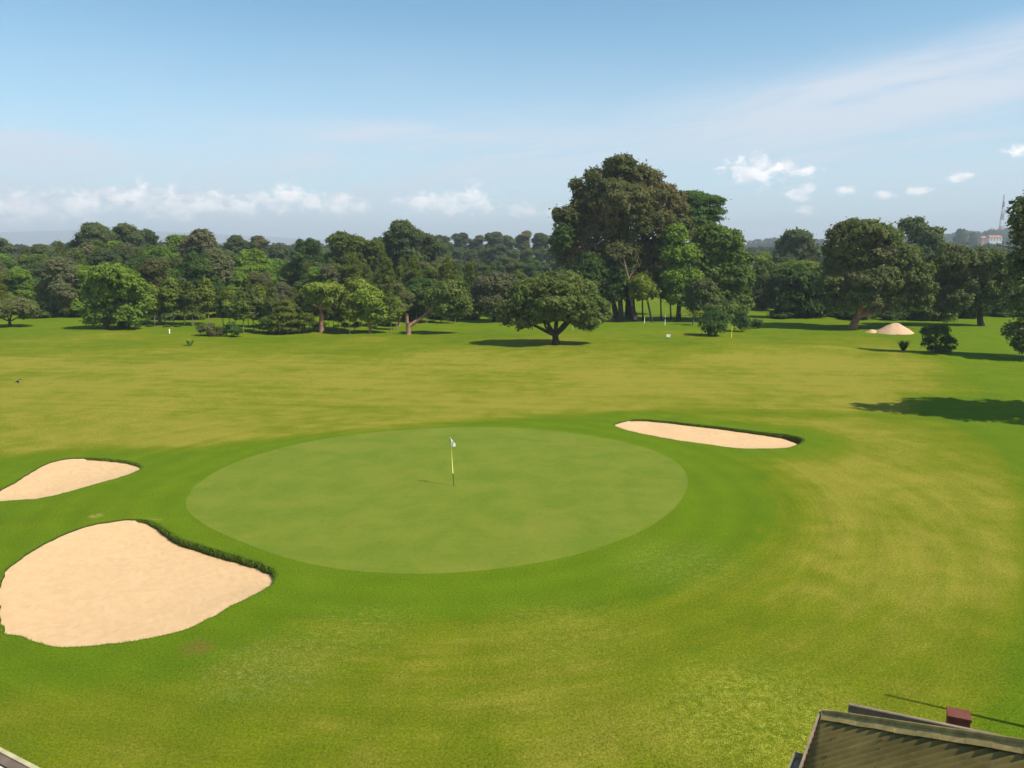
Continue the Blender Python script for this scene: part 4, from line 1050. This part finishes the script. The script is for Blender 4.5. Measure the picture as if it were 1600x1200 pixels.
def ridge(name, label, prof, D, depth, mt):
    V = []; Fq = []; P_ = spline([(a, b) for a, b in prof], 6, False)
    for a, b in P_:
        c = S(a, b, D); V += [(c.x*(1-depth/D*.6), D-depth*.6, -2), (c.x*(1-depth/D*.3), D-depth*.3, max(c.z*.6, -2)), (c.x, D, max(c.z, -1)), (c.x*(1+depth/D), D+depth, -2)]
    n = len(P_)
    for i in range(n-1):
        for j in range(3): a = i*4+j; Fq.append((a, a+4, a+5, a+1))
    return tag(mesh(name, V, Fq, mt), label, kind='structure')
ridge('hills', 'low wooded ridge far off at the right', [(1395,384),(1450,378),(1500,372),(1545,365),(1590,360),(1680,362),(1800,378),(1900,386)], 1500, 500, m_hill)
ridge('mountain', 'faint blue mountain slope behind the left wood', [(-700,385),(-400,374),(-100,366),(60,361),(160,359),(260,362),(420,370),(560,377),(800,384),(950,386)], 7500, 2500, m_hill)
farwood('distant_wood', 'blue distant wood on the ridge below the mast at the right', [(1395,1640,1450,372,355,11,8.),(1395,1640,1250,381,372,12,8.),(1400,1640,1000,392,388,14,8.)], 201)
farwood('distant_wood', 'far trees closing the horizon behind the left wood', [(-60,760,420,388,386,13,5.)], 203)
farwood('distant_treeline', 'hazy treeline on the horizon in the gap right of the clump', [(1175,1640,520,392,388,15,5.),(1300,1640,400,396,392,15,4.5),(1135,1290,1500,378,374,12,8.),(1135,1290,1150,385,382,14,8.),(1180,1300,800,394,392,16,7.)], 202)
for i, (x, top, lab) in enumerate([(1150,373,'tiny dark tree top on the far horizon right of the clump'),(1483,356,'dark round tree sticking up from the distant ridge'),(1502,362,'smaller tree right of the round one on the distant ridge')]):
    put('broad1' if i else 'euc0', x, top, (12, 20, 14)[i], (1300, 900, 950)[i], lab)
# houses far off
def house(px, py, D, wd, hg, dp, wall_m, roof_m, label, rz=0.):
    c = S(px, py, D); g0 = c.z-hg; root = empty('house', (c.x, c.y, g0), label, 'house', None, rz)
    MB().box((0,0,hg/2-6), (wd,dp,hg+12)).build('wall', wall_m, root)
    mb = MB(); e = .6; mb.add([(-wd/2-e,-dp/2-e,hg),(wd/2+e,-dp/2-e,hg),(wd/2+e,dp/2+e,hg),(-wd/2-e,dp/2+e,hg),(-wd/2+1,0,hg+dp*.28),(wd/2-1,0,hg+dp*.28)],[(0,1,5,4),(2,3,4,5),(1,2,5),(3,0,4),(3,2,1,0)])
    mb.build('roof', roof_m, root)
    for k in np.linspace(-wd*.35, wd*.35, 4):
        MB().box((k,-dp/2-.02,hg*.55), (wd*.08,.1,hg*.3)).build('window', M_BLK, root)
M_ORR = simple('roof_orange', (.50,.17,.09), .8); M_PALE = simple('wall_pale', (.72,.66,.60), .8)
house(1553, 371, 1100, 17, 7, 10, M_PALE, M_ORR, 'pale house with orange roof among the trees below the mast')
house(1538, 372, 1180, 12, 5, 9, M_ORR, M_ORR, 'small reddish house just left of the pale one below the mast')
house(1161, 381, 1250, 9, 5, 7, M_PALE, M_PALE, 'tiny white house on the horizon right of the clump')
# lattice mast
bt = S(1564, 358, 1400); tt = S(1564, 304, 1400); h = tt.z-bt.z
root = empty('radio_mast', (bt.x, bt.y, bt.z-6), 'thin red and white lattice mast on the distant ridge', 'mast'); M_MR = simple('mast_red', (.40,.12,.09)); 
for seg in range(6):
    mb = MB(); z0, z1 = (h+6)*seg/6, (h+6)*(seg+1)/6; w0, w1 = 2.6*(1-seg/7), 2.6*(1-(seg+1)/7)
    cs = lambda w_, z: [Vector((-w_, -w_, z)), Vector((w_, -w_, z)), Vector((w_, w_, z)), Vector((-w_, w_, z))]
    for i in range(4): mb.tube([cs(w0, z0)[i], cs(w1, z1)[i]], [.5, .45], 4)
    for k in range(4):
        f0, f1 = k/4, (k+1)/4; a = cs(w0+(w1-w0)*f0, z0+(z1-z0)*f0); b = cs(w0+(w1-w0)*f1, z0+(z1-z0)*f1)
        for i in range(4): mb.tube([a[i], b[(i+1) % 4]], [.28, .28], 3); mb.tube([b[i], b[(i+1) % 4]], [.28, .28], 3)
    mb.build('mast_section', M_MR if seg % 2 == 0 else M_WHT, root)
for z in (.82, .9): MB().tube([(0,0,(h+6)*z), (0,0,(h+6)*z+3)], [1.6, 1.6], 8).build('antenna', M_WHT, root)

# ------------------------------------------------------------------ haze
hz = MB().box((0, 2800, 108), (26000, 15400, 224)).build('haze', bpy.data.materials.new('haze'), None)
hm = hz.data.materials[0]; hm.use_nodes = True; hm.node_tree.nodes.clear()
ho = hm.node_tree.nodes.new('ShaderNodeOutputMaterial'); hv = hm.node_tree.nodes.new('ShaderNodeVolumePrincipled')
hv.inputs['Color'].default_value = (.88, .94, 1., 1); hv.inputs['Density'].default_value = .00028; hv.inputs['Anisotropy'].default_value = .0
hm.node_tree.links.new(hv.outputs[0], ho.inputs['Volume'])
tag(hz, 'thin blue haze over the distance', kind='stuff')

# ------------------------------------------------------------------ labels: count off look-alikes from the left
ORD = ['first', 'second', 'third', 'fourth', 'fifth', 'sixth', 'seventh', 'eighth', 'ninth', 'tenth', 'eleventh', 'twelfth', 'thirteenth', 'fourteenth', 'fifteenth', 'sixteenth', 'seventeenth', 'eighteenth', 'nineteenth', 'twentieth']
ORD += ['twenty-'+q for q in ORD[:9]] + ['thirtieth'] + ['thirty-'+q for q in ORD[:9]] + ['fortieth'] + ['forty-'+q for q in ORD[:9]] + ['fiftieth'] + ['fifty-'+q for q in ORD[:9]] + ['sixtieth'] + ['sixty-'+q for q in ORD[:9]]
same = {}
for o in sc.objects:
    if o.parent is None and 'label' in o.keys() and o['label']: same.setdefault(o['label'], []).append(o)
for lab, os_ in same.items():
    if len(os_) > 1:
        os_.sort(key=lambda o: o.location.x/o.location.y)
        for i, o in enumerate(os_): o['label'] = ORD[i]+' from left, '+lab
